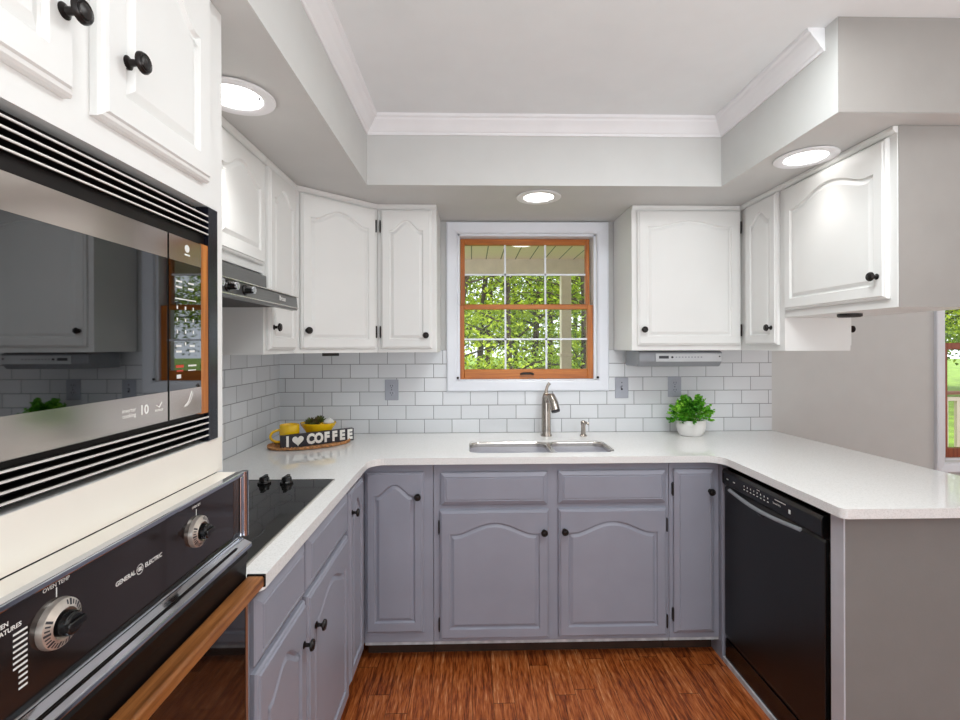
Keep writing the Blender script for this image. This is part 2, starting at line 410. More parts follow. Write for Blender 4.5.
# ------------------------------------------------------------------ windows
def window(name, W, cas, lower_sash, upper_sash, sash_m, casing_m, muntins, sashw=.024, split=None, lock=True):
    x0, x1, z0, z1 = W
    root = thing(name, None, None, ((x0 + x1) / 2, 0, z0)); struct(root)
    cx0, cx1, cz0, cz1 = cas
    # casing with mitred picture-frame profile
    pr = [(0, 0), (0, .018), (.008, .022), (.055, .016), (.066, .012), (.070, 0)]
    rs = []
    for (x, z, sx, sz) in ((cx0, cz0, 1, 1), (cx1, cz0, -1, 1), (cx1, cz1, -1, -1), (cx0, cz1, 1, -1)):
        w = min(x0 - cx0, cx1 - x1) / .070 if True else 1
        rs.append([Vector((x + sx * d * w, -t, z + sz * d * w)) for d, t in pr])
    n = len(pr); vs = [v for r in rs for v in r]; fs = []
    for i in range(4):
        for k in range(n):
            fs.append((i * n + k, i * n + (k + 1) % n, ((i + 1) % 4) * n + (k + 1) % n, ((i + 1) % 4) * n + k))
    MB().add(vs, fs).build('window_casing', casing_m, root, world=True)
    # jamb liner
    j = .012
    MB().box(x0, x0 + j, 0, .14, z0, z1).box(x1 - j, x1, 0, .14, z0, z1).box(x0, x1, 0, .14, z1 - j, z1).box(x0, x1, 0, .14, z0, z0 + j).build('window_frame', casing_m, root, world=True)
    def sash(s, yy, nm):
        sx0, sx1, sz0, sz1, gx0, gx1, gz0, gz1 = s
        hz = sash_m[0]; vz = sash_m[1]
        st = MB().box(sx0, gx0, yy, yy + .035, sz0, sz1).box(gx1, sx1, yy, yy + .035, sz0, sz1).build(nm, vz, root, world=True, bevel=.003)
        MB().box(gx0, gx1, yy + .001, yy + .034, sz0, gz0).box(gx0, gx1, yy + .001, yy + .034, gz1, sz1).build('sash_rail', hz, st, world=True, bevel=.002)
        MB().box(gx0 - .004, gx1 + .004, yy + .016, yy + .02, gz0 - .004, gz1 + .004).build('glass_pane', 'glass', st, world=True)
        if muntins:
            mb = MB(); nx, nz = muntins
            for i in range(1, nx): x = gx0 + (gx1 - gx0) * i / nx; mb.box(x - .005, x + .005, yy + .004, yy + .015, gz0, gz1)
            for i in range(1, nz): z = gz0 + (gz1 - gz0) * i / nz; mb.box(gx0, gx1, yy + .004, yy + .0149, z - .005, z + .005)
            mb.build('muntin_grille', 'casing', st, world=True)
        return st
    sash(upper_sash, .062, 'upper_sash')
    ls = sash(lower_sash, .018, 'lower_sash')
    if lock:
        lx = (x0 + x1) / 2; lz = (lower_sash[2] + lower_sash[6]) / 2
        MB().tube([(lx - .038, .014, lz), (lx - .02, .006, lz + .004), (lx + .02, .006, lz + .004), (lx + .038, .014, lz)], [.006, .008, .008, .006], 10, flat=.6).build('sash_lift', 'hinge', ls, world=True, smooth=True)
        for bx in (x0 + .002, x1 + .008):
            MB().lathe([(.007, 0), (.007, .006), (.004, .008)], (bx - .002, -.0125, 1.222), '-y', 12).build('bumper', 'hinge', root, world=True)
    return root
window('window_1', W1, (-.137, .773, 1.146, 2.094),
       (-.064, .694, 1.213, 1.632, -.038, .660, 1.268, 1.608),
       (-.061, .686, 1.61, 2.016, -.036, .662, 1.640, 1.982), ('oakx', 'oakz'), 'casing', (3, 2))
# dining window (its left third is in the picture)
window('window_2', W2, (2.658, 3.685, .668, 2.087),
       (W2[0] + .012, W2[1] - .012, W2[2] + .012, 1.41, W2[0] + .045, W2[1] - .055, .80, 1.375),
       (W2[0] + .012, W2[1] - .012, 1.37, W2[3] - .012, W2[0] + .045, W2[1] - .055, 1.41, 1.96), ('redwoodz', 'redwoodz'), 'casing', None, lock=False)

# ------------------------------------------------------------------ cabinet parts
def arch_contour(x0, x1, zb, zs, rise, arch=True, n=26, flat=.09):
    pts = [(x0, zb), (x1, zb)]
    if not arch: return pts + [(x1, zs), (x0, zs)]
    pts.append((x1, zs))
    for i in range(1, n):
        t = 1 - i / n
        u = (t - flat) / (1 - 2 * flat); u = min(1, max(0, u))
        pts.append((x0 + (x1 - x0) * t, zs + rise * (0.5 - 0.5 * math.cos(2 * math.pi * u)) ** .68))
    pts.append((x0, zs))
    return pts
def offset_poly(p, d):
    n = len(p); out = []
    for i in range(n):
        a = Vector(p[i - 1]); b = Vector(p[i]); c = Vector(p[(i + 1) % n])
        e1 = (b - a).normalized(); e2 = (c - b).normalized()
        n1 = Vector((-e1.y, e1.x)); n2 = Vector((-e2.y, e2.x)); m = (n1 + n2)
        if m.length < 1e-6: m = n1
        m.normalize(); k = max(.5, m.dot(n1)); out.append(tuple(b + m * (d / k)))
    return out
def slab(x0, x1, z0, z1, style='arch', rise=.05, th=.02, mx=.042, mt=.052, mbm=.045, y=0.0):
    """Door or drawer front; back at y, front towards -y."""
    m = MB(); W = x1 - x0; H = z1 - z0
    if style == 'bevel':          # raised centre with broad bevel (drawer fronts, narrow plain door)
        def rect(i, yy): return [Vector((x0 + i, y - yy, z0 + i)), Vector((x1 - i, y - yy, z0 + i)), Vector((x1 - i, y - yy, z1 - i)), Vector((x0 + i, y - yy, z1 - i))]
        return m.rings([rect(0, 0), rect(0, th * .45), rect(.004, th * .6), rect(.019, th * .95), rect(.021, th * .85), rect(.024, th * .85), rect(.026, th)])
    c = arch_contour(x0 + mx, x1 - mx, z0 + mbm, z1 - mt - (rise if style == 'arch' else 0), rise, style == 'arch')
    def outer(i, yy):
        out = []
        for k, (px, pz) in enumerate(c):
            if k == 0: q = (x0, z0)
            elif k == 1: q = (x1, z0)
            elif k == 2: q = (x1, z1)
            elif k == len(c) - 1: q = (x0, z1)
            else: q = (px, z1)
            qx = x0 + i + (q[0] - x0) * (W - 2 * i) / W; qz = z0 + i + (q[1] - z0) * (H - 2 * i) / H
            out.append(Vector((qx, y - yy, qz)))
        return out
    def inner(d, yy): return [Vector((px, y - yy, pz)) for px, pz in offset_poly(c, d)]
    return m.rings([outer(0, 0), outer(0, th * .5), outer(.003, th * .72), outer(.008, th * .8), outer(.010, th), inner(0, th), inner(.0035, th * .62), inner(.008, th * .58), inner(.020, th * .9), inner(.022, th * .93)])
def knob(parent, x, z, y=-.02, r=.0155):
    MB().lathe([(.010, 0), (.010, .003), (.0055, .006), (.0048, .016), (.010, .019), (r, .022), (r, .025), (r * .86, .0285), (r * .66, .0275), (r * .6, .0290), (r * .2, .0305)], (x, y, z), '-y', 20).build('knob', 'black', parent, smooth=True)
def hinge(parent, x, z, y=-.002):
    MB().box(x - .0035, x + .0035, y - .010, y + .001, z - .024, z + .024).add([(x - .002, y - .012, z - .03), (x + .002, y - .012, z - .03), (x + .002, y - .003, z - .03), (x - .002, y - .003, z - .03), (x - .002, y - .012, z + .03), (x + .002, y - .012, z + .03), (x + .002, y - .003, z + .03), (x - .002, y - .003, z + .03)],
        [(0, 3, 2, 1), (4, 5, 6, 7), (0, 1, 5, 4), (1, 2, 6, 5), (2, 3, 7, 6), (3, 0, 4, 7)]).build('hinge', 'hinge', parent)
def cabinet(name, label, loc, rz, W, D, H, mat_, doors=(), drawers=(), toe=0, body=None, top=False, cat='cabinet', group=None, lip=False):
    root = thing(name, label, cat, loc, rz, group)
    if body: body.build('body', mat_, root, world=True)
    else: MB().box(0.0005, W - .0005, 0, D, toe, H).build('body', mat_, root, bevel=.0015)
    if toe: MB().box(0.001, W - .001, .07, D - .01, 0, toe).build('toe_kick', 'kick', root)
    if lip: MB().box(0.001, W - .001, .004, .03, toe - .014, toe).build('bottom_lip', 'lip', root)
    if top: MB().prism([(0, H - .022), (-.006, H - .022), (-.014, H - .012), (-.014, H - .001), (0, H - .001)], 0.001, W - .001, 'x').build('top_moulding', mat_, root)
    for d in doors:
        o = slab(d['x'][0], d['x'][1], d['z'][0], d['z'][1], d.get('style', 'arch'), d.get('rise', .05), mx=d.get('mx', .042), y=d.get('y', -.0005)).build('door', mat_, root, bevel=0)
        if 'knob' in d: knob(o, d['knob'][0], d['knob'][1], y=-.0185)
        if 'hinge' in d:
            hx = d['x'][0] - .004 if d['hinge'] == 'l' else d['x'][1] + .004
            for hz in d.get('hz', (d['z'][0] + .07, d['z'][1] - .07)): hinge(o, hx, hz)
    for (x0, x1, z0, z1) in drawers:
        slab(x0, x1, z0, z1, 'bevel', y=-.0005).build('drawer_front', mat_, root)
    return root

# ---- base run under the window (face at y=-.56)
TK = .09; HB = .8835
cabinet('base_cabinet', 'grey corner base cabinet left of the sink cabinets, one tall narrow arched door', (-.474, -.56, 0), 0, .304, .55, HB, 'grey',
        doors=[dict(x=(.008, .262), z=(.138, .845), knob=(.238, .742), mx=.038, y=.004)], toe=TK, lip=True)
cabinet('base_cabinet', 'wide grey base cabinet under the sink with two arched doors and two false drawers', (-.169, -.56, 0), 0, 1.052, .55, HB, 'grey',
        doors=[dict(x=(.028, .511), z=(.108, .674), knob=(.487, .580), hinge='l', hz=(.17, .60)),
               dict(x=(.553, 1.036), z=(.111, .676), knob=(.578, .583), hinge='r', hz=(.17, .60))],
        drawers=[(.032, .505), (.553, 1.034)] and [(.032, .505, .698, .842), (.553, 1.034, .700, .846)], toe=TK, lip=True)
cabinet('base_cabinet', 'grey base cabinet right of the sink with one plain very narrow door', (.884, -.56, 0), 0, .226, .55, HB, 'grey',
        doors=[dict(x=(.018, .200), z=(.118, .848), style='bevel', knob=(.176, .752), hinge='l', hz=(.20, .76))], toe=TK, lip=True)
# ---- left base run (faces +x at x=-.475)
RL = R(90)
cabinet('base_cabinet', 'grey left hand base cabinet nearest the oven, drawer over arched door', (-.475, -1.650, 0), RL, .308, .585, HB, 'grey',
        doors=[dict(x=(.004, .302), z=(.105, .700), knob=(.276, .592))], drawers=[(.004, .302, .715, .862)], toe=TK)
cabinet('base_cabinet', 'grey left hand base cabinet under the cooktop far end, drawer over arched door', (-.475, -1.341, 0), RL, .451, .585, HB, 'grey',
        doors=[dict(x=(.010, .442), z=(.105, .700), knob=(.072, .585))], drawers=[(.010, .442, .715, .862)], toe=TK)
bb = MB().box(-1.065, -.475, -.884, -.5605, TK, HB).box(-1.065, -.475, -.562, -.012, TK, HB)
cabinet('base_cabinet', 'grey left hand base cabinet in the inner corner with a full height arched door', (-.475, -.885, 0), RL, .325, .585, HB, 'grey',
        doors=[dict(x=(.010, .225), z=(.125, .850), knob=(.032, .768), mx=.036)], toe=TK, body=bb)
# ---- peninsula
pen = thing('peninsula_base', 'warm grey end panel and pale post of the peninsula on the right', 'cabinet', (1.40, -.6, 0))
MB().box(1.112, 1.70, -.5815, -.012, .0, HB).build('corner_box', 'grey', pen, world=True)
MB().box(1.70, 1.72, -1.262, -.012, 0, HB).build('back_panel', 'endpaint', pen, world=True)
MB().box(1.1240, 1.7195, -1.265, -1.240, 0, HB).build('end_panel', 'endpaint_shaded', pen, world=True, bevel=.001)
MB().box(1.118, 1.1235, -1.266, -1.2145, 0, HB).build('corner_post', 'postpaint', pen, world=True, bevel=.001)

# ---- upper cabinets
def H_(z0): return ZS - z0 - .001
cabinet('wall_cabinet', 'short white wall cabinet directly above the range hood', (-.765, -1.662, 1.668), RL, .758, .305, H_(1.668), 'white',
        doors=[dict(x=(.020, .374), z=(.028, .395)), dict(x=(.388, .740), z=(.028, .395))], top=True)
cabinet('wall_cabinet', 'narrow white wall cabinet between the hood and the angled corner cabinet', (-.765, -.903, 1.37), RL, .307, .305, H_(1.37), 'white',
        doors=[dict(x=(.018, .285), z=(.018, .702), knob=(.045, .103), mx=.038)], top=True)
# diagonal corner
A = Vector((-.765, -.595)); Bp = Vector((-.462, -.31)); dv = Bp - A; ang = math.atan2(dv.y, dv.x); LW = dv.length
cb = MB().prism([(XL + .009, -.0095), (XL + .009, -.5945), (-.7655, -.5945), (-.4625, -.3105), (-.4625, -.0095)], 1.37, ZS - .001)
cr = cabinet('wall_cabinet', 'white angled corner wall cabinet left of the window with one wide arched door', (A.x, A.y, 1.37), ang, LW, .3, H_(1.37), 'white',
        doors=[dict(x=(.022, LW - .018), z=(.018, .702), knob=(.048, .100), hinge='r', hz=(.10, .62))], body=cb)
MB().prism([(0, H_(1.37) - .022), (-.006, H_(1.37) - .022), (-.014, H_(1.37) - .012), (-.014, H_(1.37) - .001), (0, H_(1.37) - .001)], .002, LW - .002, 'x').build('top_moulding', 'white', cr)
cabinet('wall_cabinet', 'slim white wall cabinet just left of the window', (-.461, -.31, 1.37), 0, .291, .30, H_(1.37), 'white',
        doors=[dict(x=(.018, .268), z=(.018, .702), knob=(.240, .083), hinge='l', hz=(.10, .62))], top=True)
cabinet('wall_cabinet', 'white wall cabinet just right of the window, above the radio', (.803, -.31, 1.375), 0, .556, .30, H_(1.375), 'white',
        doors=[dict(x=(.026, .546), z=(.026, .699), knob=(.053, .104), hinge='r', hz=(.10, .615), rise=.03, mx=.048)], top=True)
RR = R(-90)
nb = cabinet('wall_cabinet', 'narrow white corner wall cabinet between the window side unit and the peninsula unit', (1.36, -.31, 1.375), RR, .33, .30, H_(1.375), 'white',
        doors=[dict(x=(.062, .300), z=(.026, .699), knob=(.266, .103), mx=.044)], body=MB().box(1.3605, 1.650, -.6395, -.01, 1.375, ZS - .001))
MB().prism([(0, H_(1.375) - .022), (-.006, H_(1.375) - .022), (-.014, H_(1.375) - .012), (-.014, H_(1.375) - .001), (0, H_(1.375) - .001)], 0.001, .329, 'x').build('top_moulding', 'white', nb)
od = MB().box(1.6505, 1.668, -.625, -.02, 1.397, 2.07).build('door', 'white', nb, world=True, bevel=.004)
MB().lathe([(.010, 0), (.0055, .005), (.005, .016), (.0155, .022), (.0155, .026), (.006, .030)], (1.668, -.600, 1.470), 'x', 18).build('knob', 'black', od, world=True, smooth=True)
nu = cabinet('wall_cabinet', 'white wall cabinet hanging over the peninsula with a grey painted end', (1.36, -.6405, 1.52), RR, .547, .30, H_(1.52), 'white',
        doors=[dict(x=(.018, .520), z=(.030, .550), knob=(.490, .105))], top=True)
for hz in (.12, .47):
    MB().box(.006, .012, -.008, 0, hz - .025, hz + .025).build('hinge', 'white', nu)
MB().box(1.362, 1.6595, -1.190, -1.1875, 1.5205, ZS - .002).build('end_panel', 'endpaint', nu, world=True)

# ------------------------------------------------------------------ oven tower (faces +x at x=-.525)
XT = -.525; YT0 = -2.418; YT1 = -1.656
tw = cabinet('oven_tower_cabinet', 'tall white cabinet on the left housing the microwave and wall oven', (XT, YT0, 0), RL, YT1 - YT0, .54, ZS, 'white',
        doors=[dict(x=(.07, .372), z=(1.72, 2.08), knob=(.350, 1.818)), dict(x=(.414, .691), z=(1.72, 2.08), knob=(.460, 1.819))],
        body=MB().box(XL + .009, XT, YT0, YT1, 1.680, ZS - .001).box(XL + .009, XT, YT0, YT1, .09, .30).box(XL + .009, XT, YT1 - .022, YT1, .3, 1.68).box(XL + .009, XT, YT0, YT0 + .022, .3, 1.68).box(XL + .009, XT, YT0 + .022, YT1 - .022, 1.143, 1.212).box(XL + .009, XL + .02, YT0 + .022, YT1 - .022, .3, 1.68).box(XL + .05, XT - .05, YT0, YT1, 0, .09))
MB().box(XT, XT + .001, YT0 + .004, YT1 - .004, 1.1430, 1.2115).build('filler_rail', 'cream', tw, world=True)

# microwave
mw = thing('microwave', 'built-in microwave with mirrored dark glass and louvred black trim kit', 'microwave', (XT, -2.05, 1.214))
Y0, Y1 = -2.404, -1.6965
fz0, fz1 = 1.214, 1.677
xf = -.52
# trim frame: side bars, mid bars, back of grilles
for ya, yb in ((-1.729, Y1), (Y0, -2.371)): MB().box(XT - .02, xf + .001, ya, yb, fz0, fz1).build('trim_side', 'mwtrim', mw, world=True, bevel=.001)
for za, zb in ((1.604, fz1), (fz0, 1.270)): MB().box(XT - .030, XT - .022, -2.371, -1.729, za, zb).build('grille_back', 'louver_dark', mw, world=True)
for za, zb in ((1.599, 1.6205), (1.2605, 1.2705)): MB().box(XT - .03, XT - .004, -2.371, -1.729, za, zb).build('cross_bar', 'louver_dark', mw, world=True)
MB().box(XT - .03, xf - .001, -1.7545, -1.729, 1.2705, 1.599).build('side_reveal', 'bareply', mw, world=True)
MB().box(XT - .03, XT - .002, -2.371, -2.345, 1.2705, 1.599).build('side_reveal', 'bareply', mw, world=True)
for z in (1.658, 1.646, 1.634, 1.622, 1.2615, 1.250, 1.238, 1.2255):
    lv = MB().box(XT - .018, xf - .002, -2.371, -1.7295, z - .0012, z + .0012).build('louver', 'louver_dark', mw, world=True)
    MB().box(xf - .003, xf + .0005, -2.371, -1.7295, z - .0011, z + .0013).build('louver_edge', 'louver_edge', lv, world=True)
MB().box(XT - .40, XT - .012, -2.34, -1.757, 1.273, 1.5965).build('case', 'louver_dark', mw, world=True)
# door and keypad: top band, window, bottom band
dz0, dz1, wz0, wz1 = 1.273, 1.597, 1.3236, 1.552
dr = MB().box(XT - .012, xf, -2.34, -1.8585, dz0, dz1).build('door', 'blackgloss', mw, world=True, bevel=.001)
for za, zb in ((wz1, dz1 - .001), (dz0 + .001, wz0)): MB().box(xf, xf + .002, -2.339, -1.8595, za, zb).build('door_band', 'mwband', dr, world=True)
MB().box(xf, xf + .0015, -2.339, -1.8595, wz0, wz1).build('door_glass', 'mwglass', dr, world=True)
kp = MB().box(XT - .012, xf, -1.8555, -1.757, dz0, dz1).build('keypad_panel', 'blackgloss', mw, world=True, bevel=.001)
for za, zb in ((wz1, dz1 - .001), (dz0 + .001, wz0)): MB().box(xf, xf + .002, -1.8545, -1.758, za, zb).build('keypad_band', 'mwband', kp, world=True)
MB().box(xf, xf + .0015, -1.8545, -1.758, wz0, wz1).build('keypad_glass', 'mwglass', kp, world=True)
XX = xf + .0017
def mark(mb_y0, mb_y1, z0, z1, m='print'):
    return (mb_y0, mb_y1, z0, z1, m)
pr = MB(); rd = MB()
for r in range(4):
    for c in range(3):
        y = -1.832 + c * .024; z = 1.470 - r * .0215
        if r < 3 or c == 1: pr.box(XX, XX + .0003, y - .0018, y + .0018, z - .003, z + .003)
for c in range(2):
    for r in range(2): pr.box(XX, XX + .0003, -1.836 + c * .036, -1.836 + c * .036 + .018, 1.505 + r * .010, 1.508 + r * .010)
for r in range(2):
    for c in (0, 1): pr.box(XX, XX + .0003, -1.836 + c * .040, -1.820 + c * .040, 1.400 - r * .010, 1.4035 - r * .010)
pr.box(XX, XX + .0003, -1.838, -1.775, 1.4845, 1.4865)
pr.box(XX, XX + .0003, -1.800, -1.775, 1.364, 1.367).box(XX, XX + .0003, -1.800, -1.776, 1.356, 1.358)
pr.box(XX, XX + .0003, -1.834, -1.822, 1.344, 1.351)
rd.box(XX, XX + .0003, -1.836, -1.814, 1.363, 1.368).box(XX, XX + .0003, -1.834, -1.816, 1.356, 1.359)
pr.build('keypad_printing', 'print', kp, world=True); rd.build('red_key', 'red', kp, world=True)
XB = xf + .0022
text_mesh('number_mark', '10', .021, 'print', dr, face_px((XB, -1.918, 1.300)), .0001, .02)
text_mesh('small_print', 'inverter', .009, 'print', dr, face_px((XB, -1.951, 1.304)), .0001, 0)
text_mesh('small_print', 'cooking', .009, 'print', dr, face_px((XB, -1.951, 1.296)), .0001, 0)
text_mesh('small_print', 'sensor', .008, 'print', dr, face_px((XB, -1.882, 1.296)), .0001, 0)
MB().tube([(XB, -1.889, 1.304), (XB, -1.882, 1.300), (XB, -1.875, 1.308)], .0007, 6).build('tick_mark', 'print', dr, world=True)
MB().tube([(XB, -1.812, 1.292), (XB, -1.800, 1.300), (XB, -1.790, 1.318)], .0009, 6).tube([(XB, -1.806, 1.292), (XB, -1.794, 1.300), (XB, -1.786, 1.315)], .0005, 6).build('swirl_mark', 'print', kp, world=True)
MB().lathe([(.007, 0), (.007, .0003)], (XB - .0002, -1.803, 1.579), 'x', 16).box(XB, XB + .0003, -1.811, -1.795, 1.566, 1.569).build('emblem', 'print', kp, world=True)

mw.location.y += .012
# wall oven
ov = thing('wall_oven', 'vintage built-in wall oven with brown glass control panel and wooden handle bar', 'oven', (XT, -2.05, .30))
OY0, OY1 = -2.415, -1.690
MB().box(XL + .10, XT + .001, OY0 + .02, OY1 - .012, .31, 1.128).build('oven_body', 'blackgloss', ov, world=True)
# chrome surround of the control panel
MB().box(XT + .002, -.486, OY0, OY1, 1.130, 1.1415).build('top_ledge', 'cream', ov, world=True)
MB().box(-.4855, -.470, OY0, OY1, 1.134, 1.1425).box(XT + .001, -.470, OY1 - .012, OY1, 1.012, 1.134).box(XT + .001, -.470, OY0, OY0 + .012, 1.012, 1.134).box(XT + .001, -.474, OY0 + .012, OY1 - .012, 1.010, 1.0135).build('chrome_surround', 'chrome', ov, world=True, bevel=.002)
MB().tube([(-.474, OY1 + .009, 1.008), (-.474, OY1 + .009, 1.141)], .0085, 12).build('side_trim', 'chrome', ov, world=True, smooth=True)
cp = MB().box(XT + .001, -.480, OY0 + .012, OY1 - .012, 1.0135, 1.134).build('control_panel', 'blackgloss', ov, world=True)
MB().box(-.480, -.4785, OY0 + .014, OY1 - .026, 1.019, 1.130).build('panel_glass', 'ovenpanel', cp, world=True)
# sloping chrome vent ledge
MB().prism([(-.490, 1.0095), (-.474, 1.0095), (-.452, .9985), (-.451, .991), (-.460, .9885), (-.490, .9885)], OY0, OY1 - .005, 'y').build('chrome_ledge', 'chrome', ov, world=True, bevel=.0015)
MB().box(-.463, -.459, OY0 + .05, OY1 - .05, 1.0035, 1.0055).build('ledge_slot', 'louver_dark', ov, world=True)
dd = MB().prism([(-.520, .33), (-.466, .33), (-.466, .900), (-.464, .955), (-.461, .975), (-.466, .986), (-.520, .986)], OY0 + .004, OY1 - .002, 'y').build('oven_door', 'louver_dark', ov, world=True, bevel=.001)
MB().box(-.466, -.463, OY0 + .02, OY1 - .010, .35, .898).build('door_glass', 'ovenglass', dd, world=True)
MB().box(-.466, -.4615, OY1 - .010, OY1 - .003, .34, .90).build('edge_trim', 'railbrown', dd, world=True)
MB().box(-.4625, -.427, OY0 + .01, OY1 - .004, .9060, .9290).build('handle_bar', 'oaky', dd, world=True, bevel=.005, seg=3)['label'] = 'brown wooden handle bar'
MB().box(-.464, -.4255, OY1 - .004, OY1 + .001, .904, .931).build('handle_end', 'blackgloss', dd, world=True, bevel=.002)
XO = -.4785
def dial(y, z, r, name='oven_dial'):
    d = MB().lathe([(r, 0), (r, .003), (r * .97, .007), (r * .62, .011), (r * .60, .004), (.001, .004)], (XO, y, z), 'x', 40).build(name, 'silverdial', cp, world=True, smooth=True)
    rr = r * .50
    kb = MB().lathe([(rr, 0), (rr, .008), (rr * .94, .017), (rr * .8, .019), (.001, .019)], (XO + .003, y, z), 'x', 24)
    kb.box(XO + .006, XO + .0255, y - rr * .92, y + rr * .92, z - rr * .32, z + rr * .32)
    kb.build('dial_knob', 'blackgloss', d, world=True, bevel=.0015, smooth=True)
    tk = MB()
    for i in range(26):
        a = R(-210 + i * 11.5)
        q = [(r * .72, -.0009), (r * .90, -.0009), (r * .90, .0009), (r * .72, .0009)]
        if i % 3 == 0: q = [(r * .68, -.0014), (r * .93, -.0014), (r * .93, .0014), (r * .68, .0014)]
        vs = []
        for hx in (0, .0004):
            for (u, v) in q:
                xx = XO + .0105 - (u / r - .62) / .35 * .0035
                vs.append((xx + hx, y + u * math.cos(a) - v * math.sin(a), z + u * math.sin(a) + v * math.cos(a)))
        tk.add(vs, [(0, 1, 2, 3), (4, 5, 6, 7), (0, 1, 5, 4), (1, 2, 6, 5), (2, 3, 7, 6), (3, 0, 4, 7)])
    tk.build('dial_marks', 'slot', d, world=True)
    return d
dial(-2.124, 1.0825, .0275); dial(-1.844, 1.0790, .0265)
for yy, z in ((-2.124, 1.1125), (-1.846, 1.107)):
    MB().box(XO + .0001, XO + .0004, yy - .0007, yy + .0007, z, z + .011).build('pointer_line', 'print', cp, world=True)
text_mesh('panel_text', 'OVEN TEMP', .0066, 'print', cp, face_px((XO + .0003, -2.124, 1.1270)), .0001, .01)
text_mesh('panel_text', 'OVEN SET', .0055, 'print', cp, face_px((XO + .0003, -1.846, 1.1235)), .0001, .01)
text_mesh('brand_lettering', 'GENERAL', .0088, 'print', cp, face_px((XO + .0003, -2.0145, 1.0800)), .0001, .02)
text_mesh('brand_lettering', 'ELECTRIC', .0088, 'print', cp, face_px((XO + .0003, -1.9565, 1.0800)), .0001, .02)
em = MB()
for r0, r1 in ((.0062, .0072), (.0010, .0022)):
    n = 28; vs = []; fs = []
    for k in range(n):
        a = 2 * math.pi * k / n
        for r_ in (r0, r1): vs.append((XO + .0004, -1.9865 + r_ * math.cos(a), 1.0800 + r_ * math.sin(a)))
    for k in range(n): fs.append((2 * k, 2 * k + 1, (2 * k + 3) % (2 * n), (2 * k + 2) % (2 * n)))
    em.add(vs, fs)
em.build('round_emblem', 'print', cp, world=True)
text_mesh('round_emblem', 'GE', .0082, 'print', cp, face_px((XO + .0004, -1.9865, 1.0800)), .0001, .015)
# oven features block with its columns of small print
text_mesh('panel_text', 'OVEN', .0068, 'print', cp, face_px((XO + .0003, -2.190, 1.1150)), .0001, .02)
text_mesh('panel_text', 'FEATURES', .0068, 'print', cp, face_px((XO + .0003, -2.182, 1.1075)), .0001, .02)
pr = MB()
for i in range(11):
    z = 1.1005 - i * .0060; y0 = -2.176 if i < 7 else -2.170
    pr.box(XO + .0001, XO + .0004, y0, -2.160, z - .0022, z)
for i in range(5): pr.box(XO + .0001, XO + .0004, -2.220, -2.196, 1.080 - i * .013, 1.0825 - i * .013)
pr.build('small_print', 'print', cp, world=True)
MB().box(XO, XO + .002, -2.36, -2.24, 1.035, 1.115).build('clock_window', 'blackgloss', cp, world=True, bevel=.001)

ov.location.y += .012
# ------------------------------------------------------------------ countertop
def rounded(poly, radii, n=8):
    out = []; N = len(poly)
    for i, (p, r) in enumerate(zip(poly, radii)):
        p = Vector(p)
        if r <= 0: out.append(tuple(p)); continue
        a = (Vector(poly[i - 1]) - p); c = (Vector(poly[(i + 1) % N]) - p)
        an = a.normalized(); cn = c.normalized(); ang2 = an.angle(cn); d = r / math.tan(ang2 / 2)
        P1 = p + an * d; P2 = p + cn * d; cen = p + (an + cn).normalized() * (r / math.sin(ang2 / 2))
        v1 = P1 - cen; v2 = P2 - cen
        for k in range(n + 1):
            t = k / n; w = (v1 * (1 - t) + v2 * t)
            w = w.normalized() * r; out.append(tuple(cen + w))
    return out
def hole_slab(name, outer, holes, z0, z1, m, parent=None, bevel=.003, seg=2):
    bm = bmesh.new(); edges = []
    for loop in [outer] + holes:
        vs = [bm.verts.new((x, y, z1)) for x, y in loop]
        for i in range(len(vs)): edges.append(bm.edges.new((vs[i], vs[(i + 1) % len(vs)])))
    r = bmesh.ops.triangle_fill(bm, edges=edges, use_beauty=True, use_dissolve=False)
    faces = [f for f in r['geom'] if isinstance(f, bmesh.types.BMFace)]
    ex = bmesh.ops.extrude_face_region(bm, geom=faces)
    bmesh.ops.translate(bm, verts=[v for v in ex['geom'] if isinstance(v, bmesh.types.BMVert)], vec=(0, 0, z0 - z1))
    bmesh.ops.recalc_face_normals(bm, faces=bm.faces)
    me = bpy.data.meshes.new(name); bm.to_mesh(me); bm.free(); me.materials.append(M[m])
    o = bpy.data.objects.new(name, me); COL.objects.link(o); o.parent = parent
    if bevel:
        b = o.modifiers.new('bevel', 'BEVEL'); b.width = bevel; b.segments = seg; b.limit_method = 'ANGLE'; b.angle_limit = R(50)
    return o
outer = rounded([(XL + .009, -1.662), (-.440, -1.662), (-.440, -.600), (1.095, -.600), (1.097, -1.290), (1.842, -1.290), (1.712, -.009), (XL + .009, -.009)],
                [0, .018, .07, .07, .02, .02, 0, 0])
SX0, SX1, SY0, SY1 = -.008, .662, -.512, -.242
bowlL = rounded([(SX0, SY0), (.372, SY0), (.372, SY1), (SX0, SY1)], [.05] * 4)
bowlR = rounded([(.392, SY0), (SX1, SY0), (SX1, SY1), (.392, SY1)], [.05] * 4)
hole = rounded([(SX0 - .004, SY0 - .004), (SX1 + .004, SY0 - .004), (SX1 + .004, SY1 + .004), (SX0 - .004, SY1 + .004)], [.055] * 4)
ct = hole_slab('countertop', outer, [hole], .884, .914, 'quartz')
tag(ct, 'continuous white quartz worktop running round all three sides of the kitchen', 'countertop')
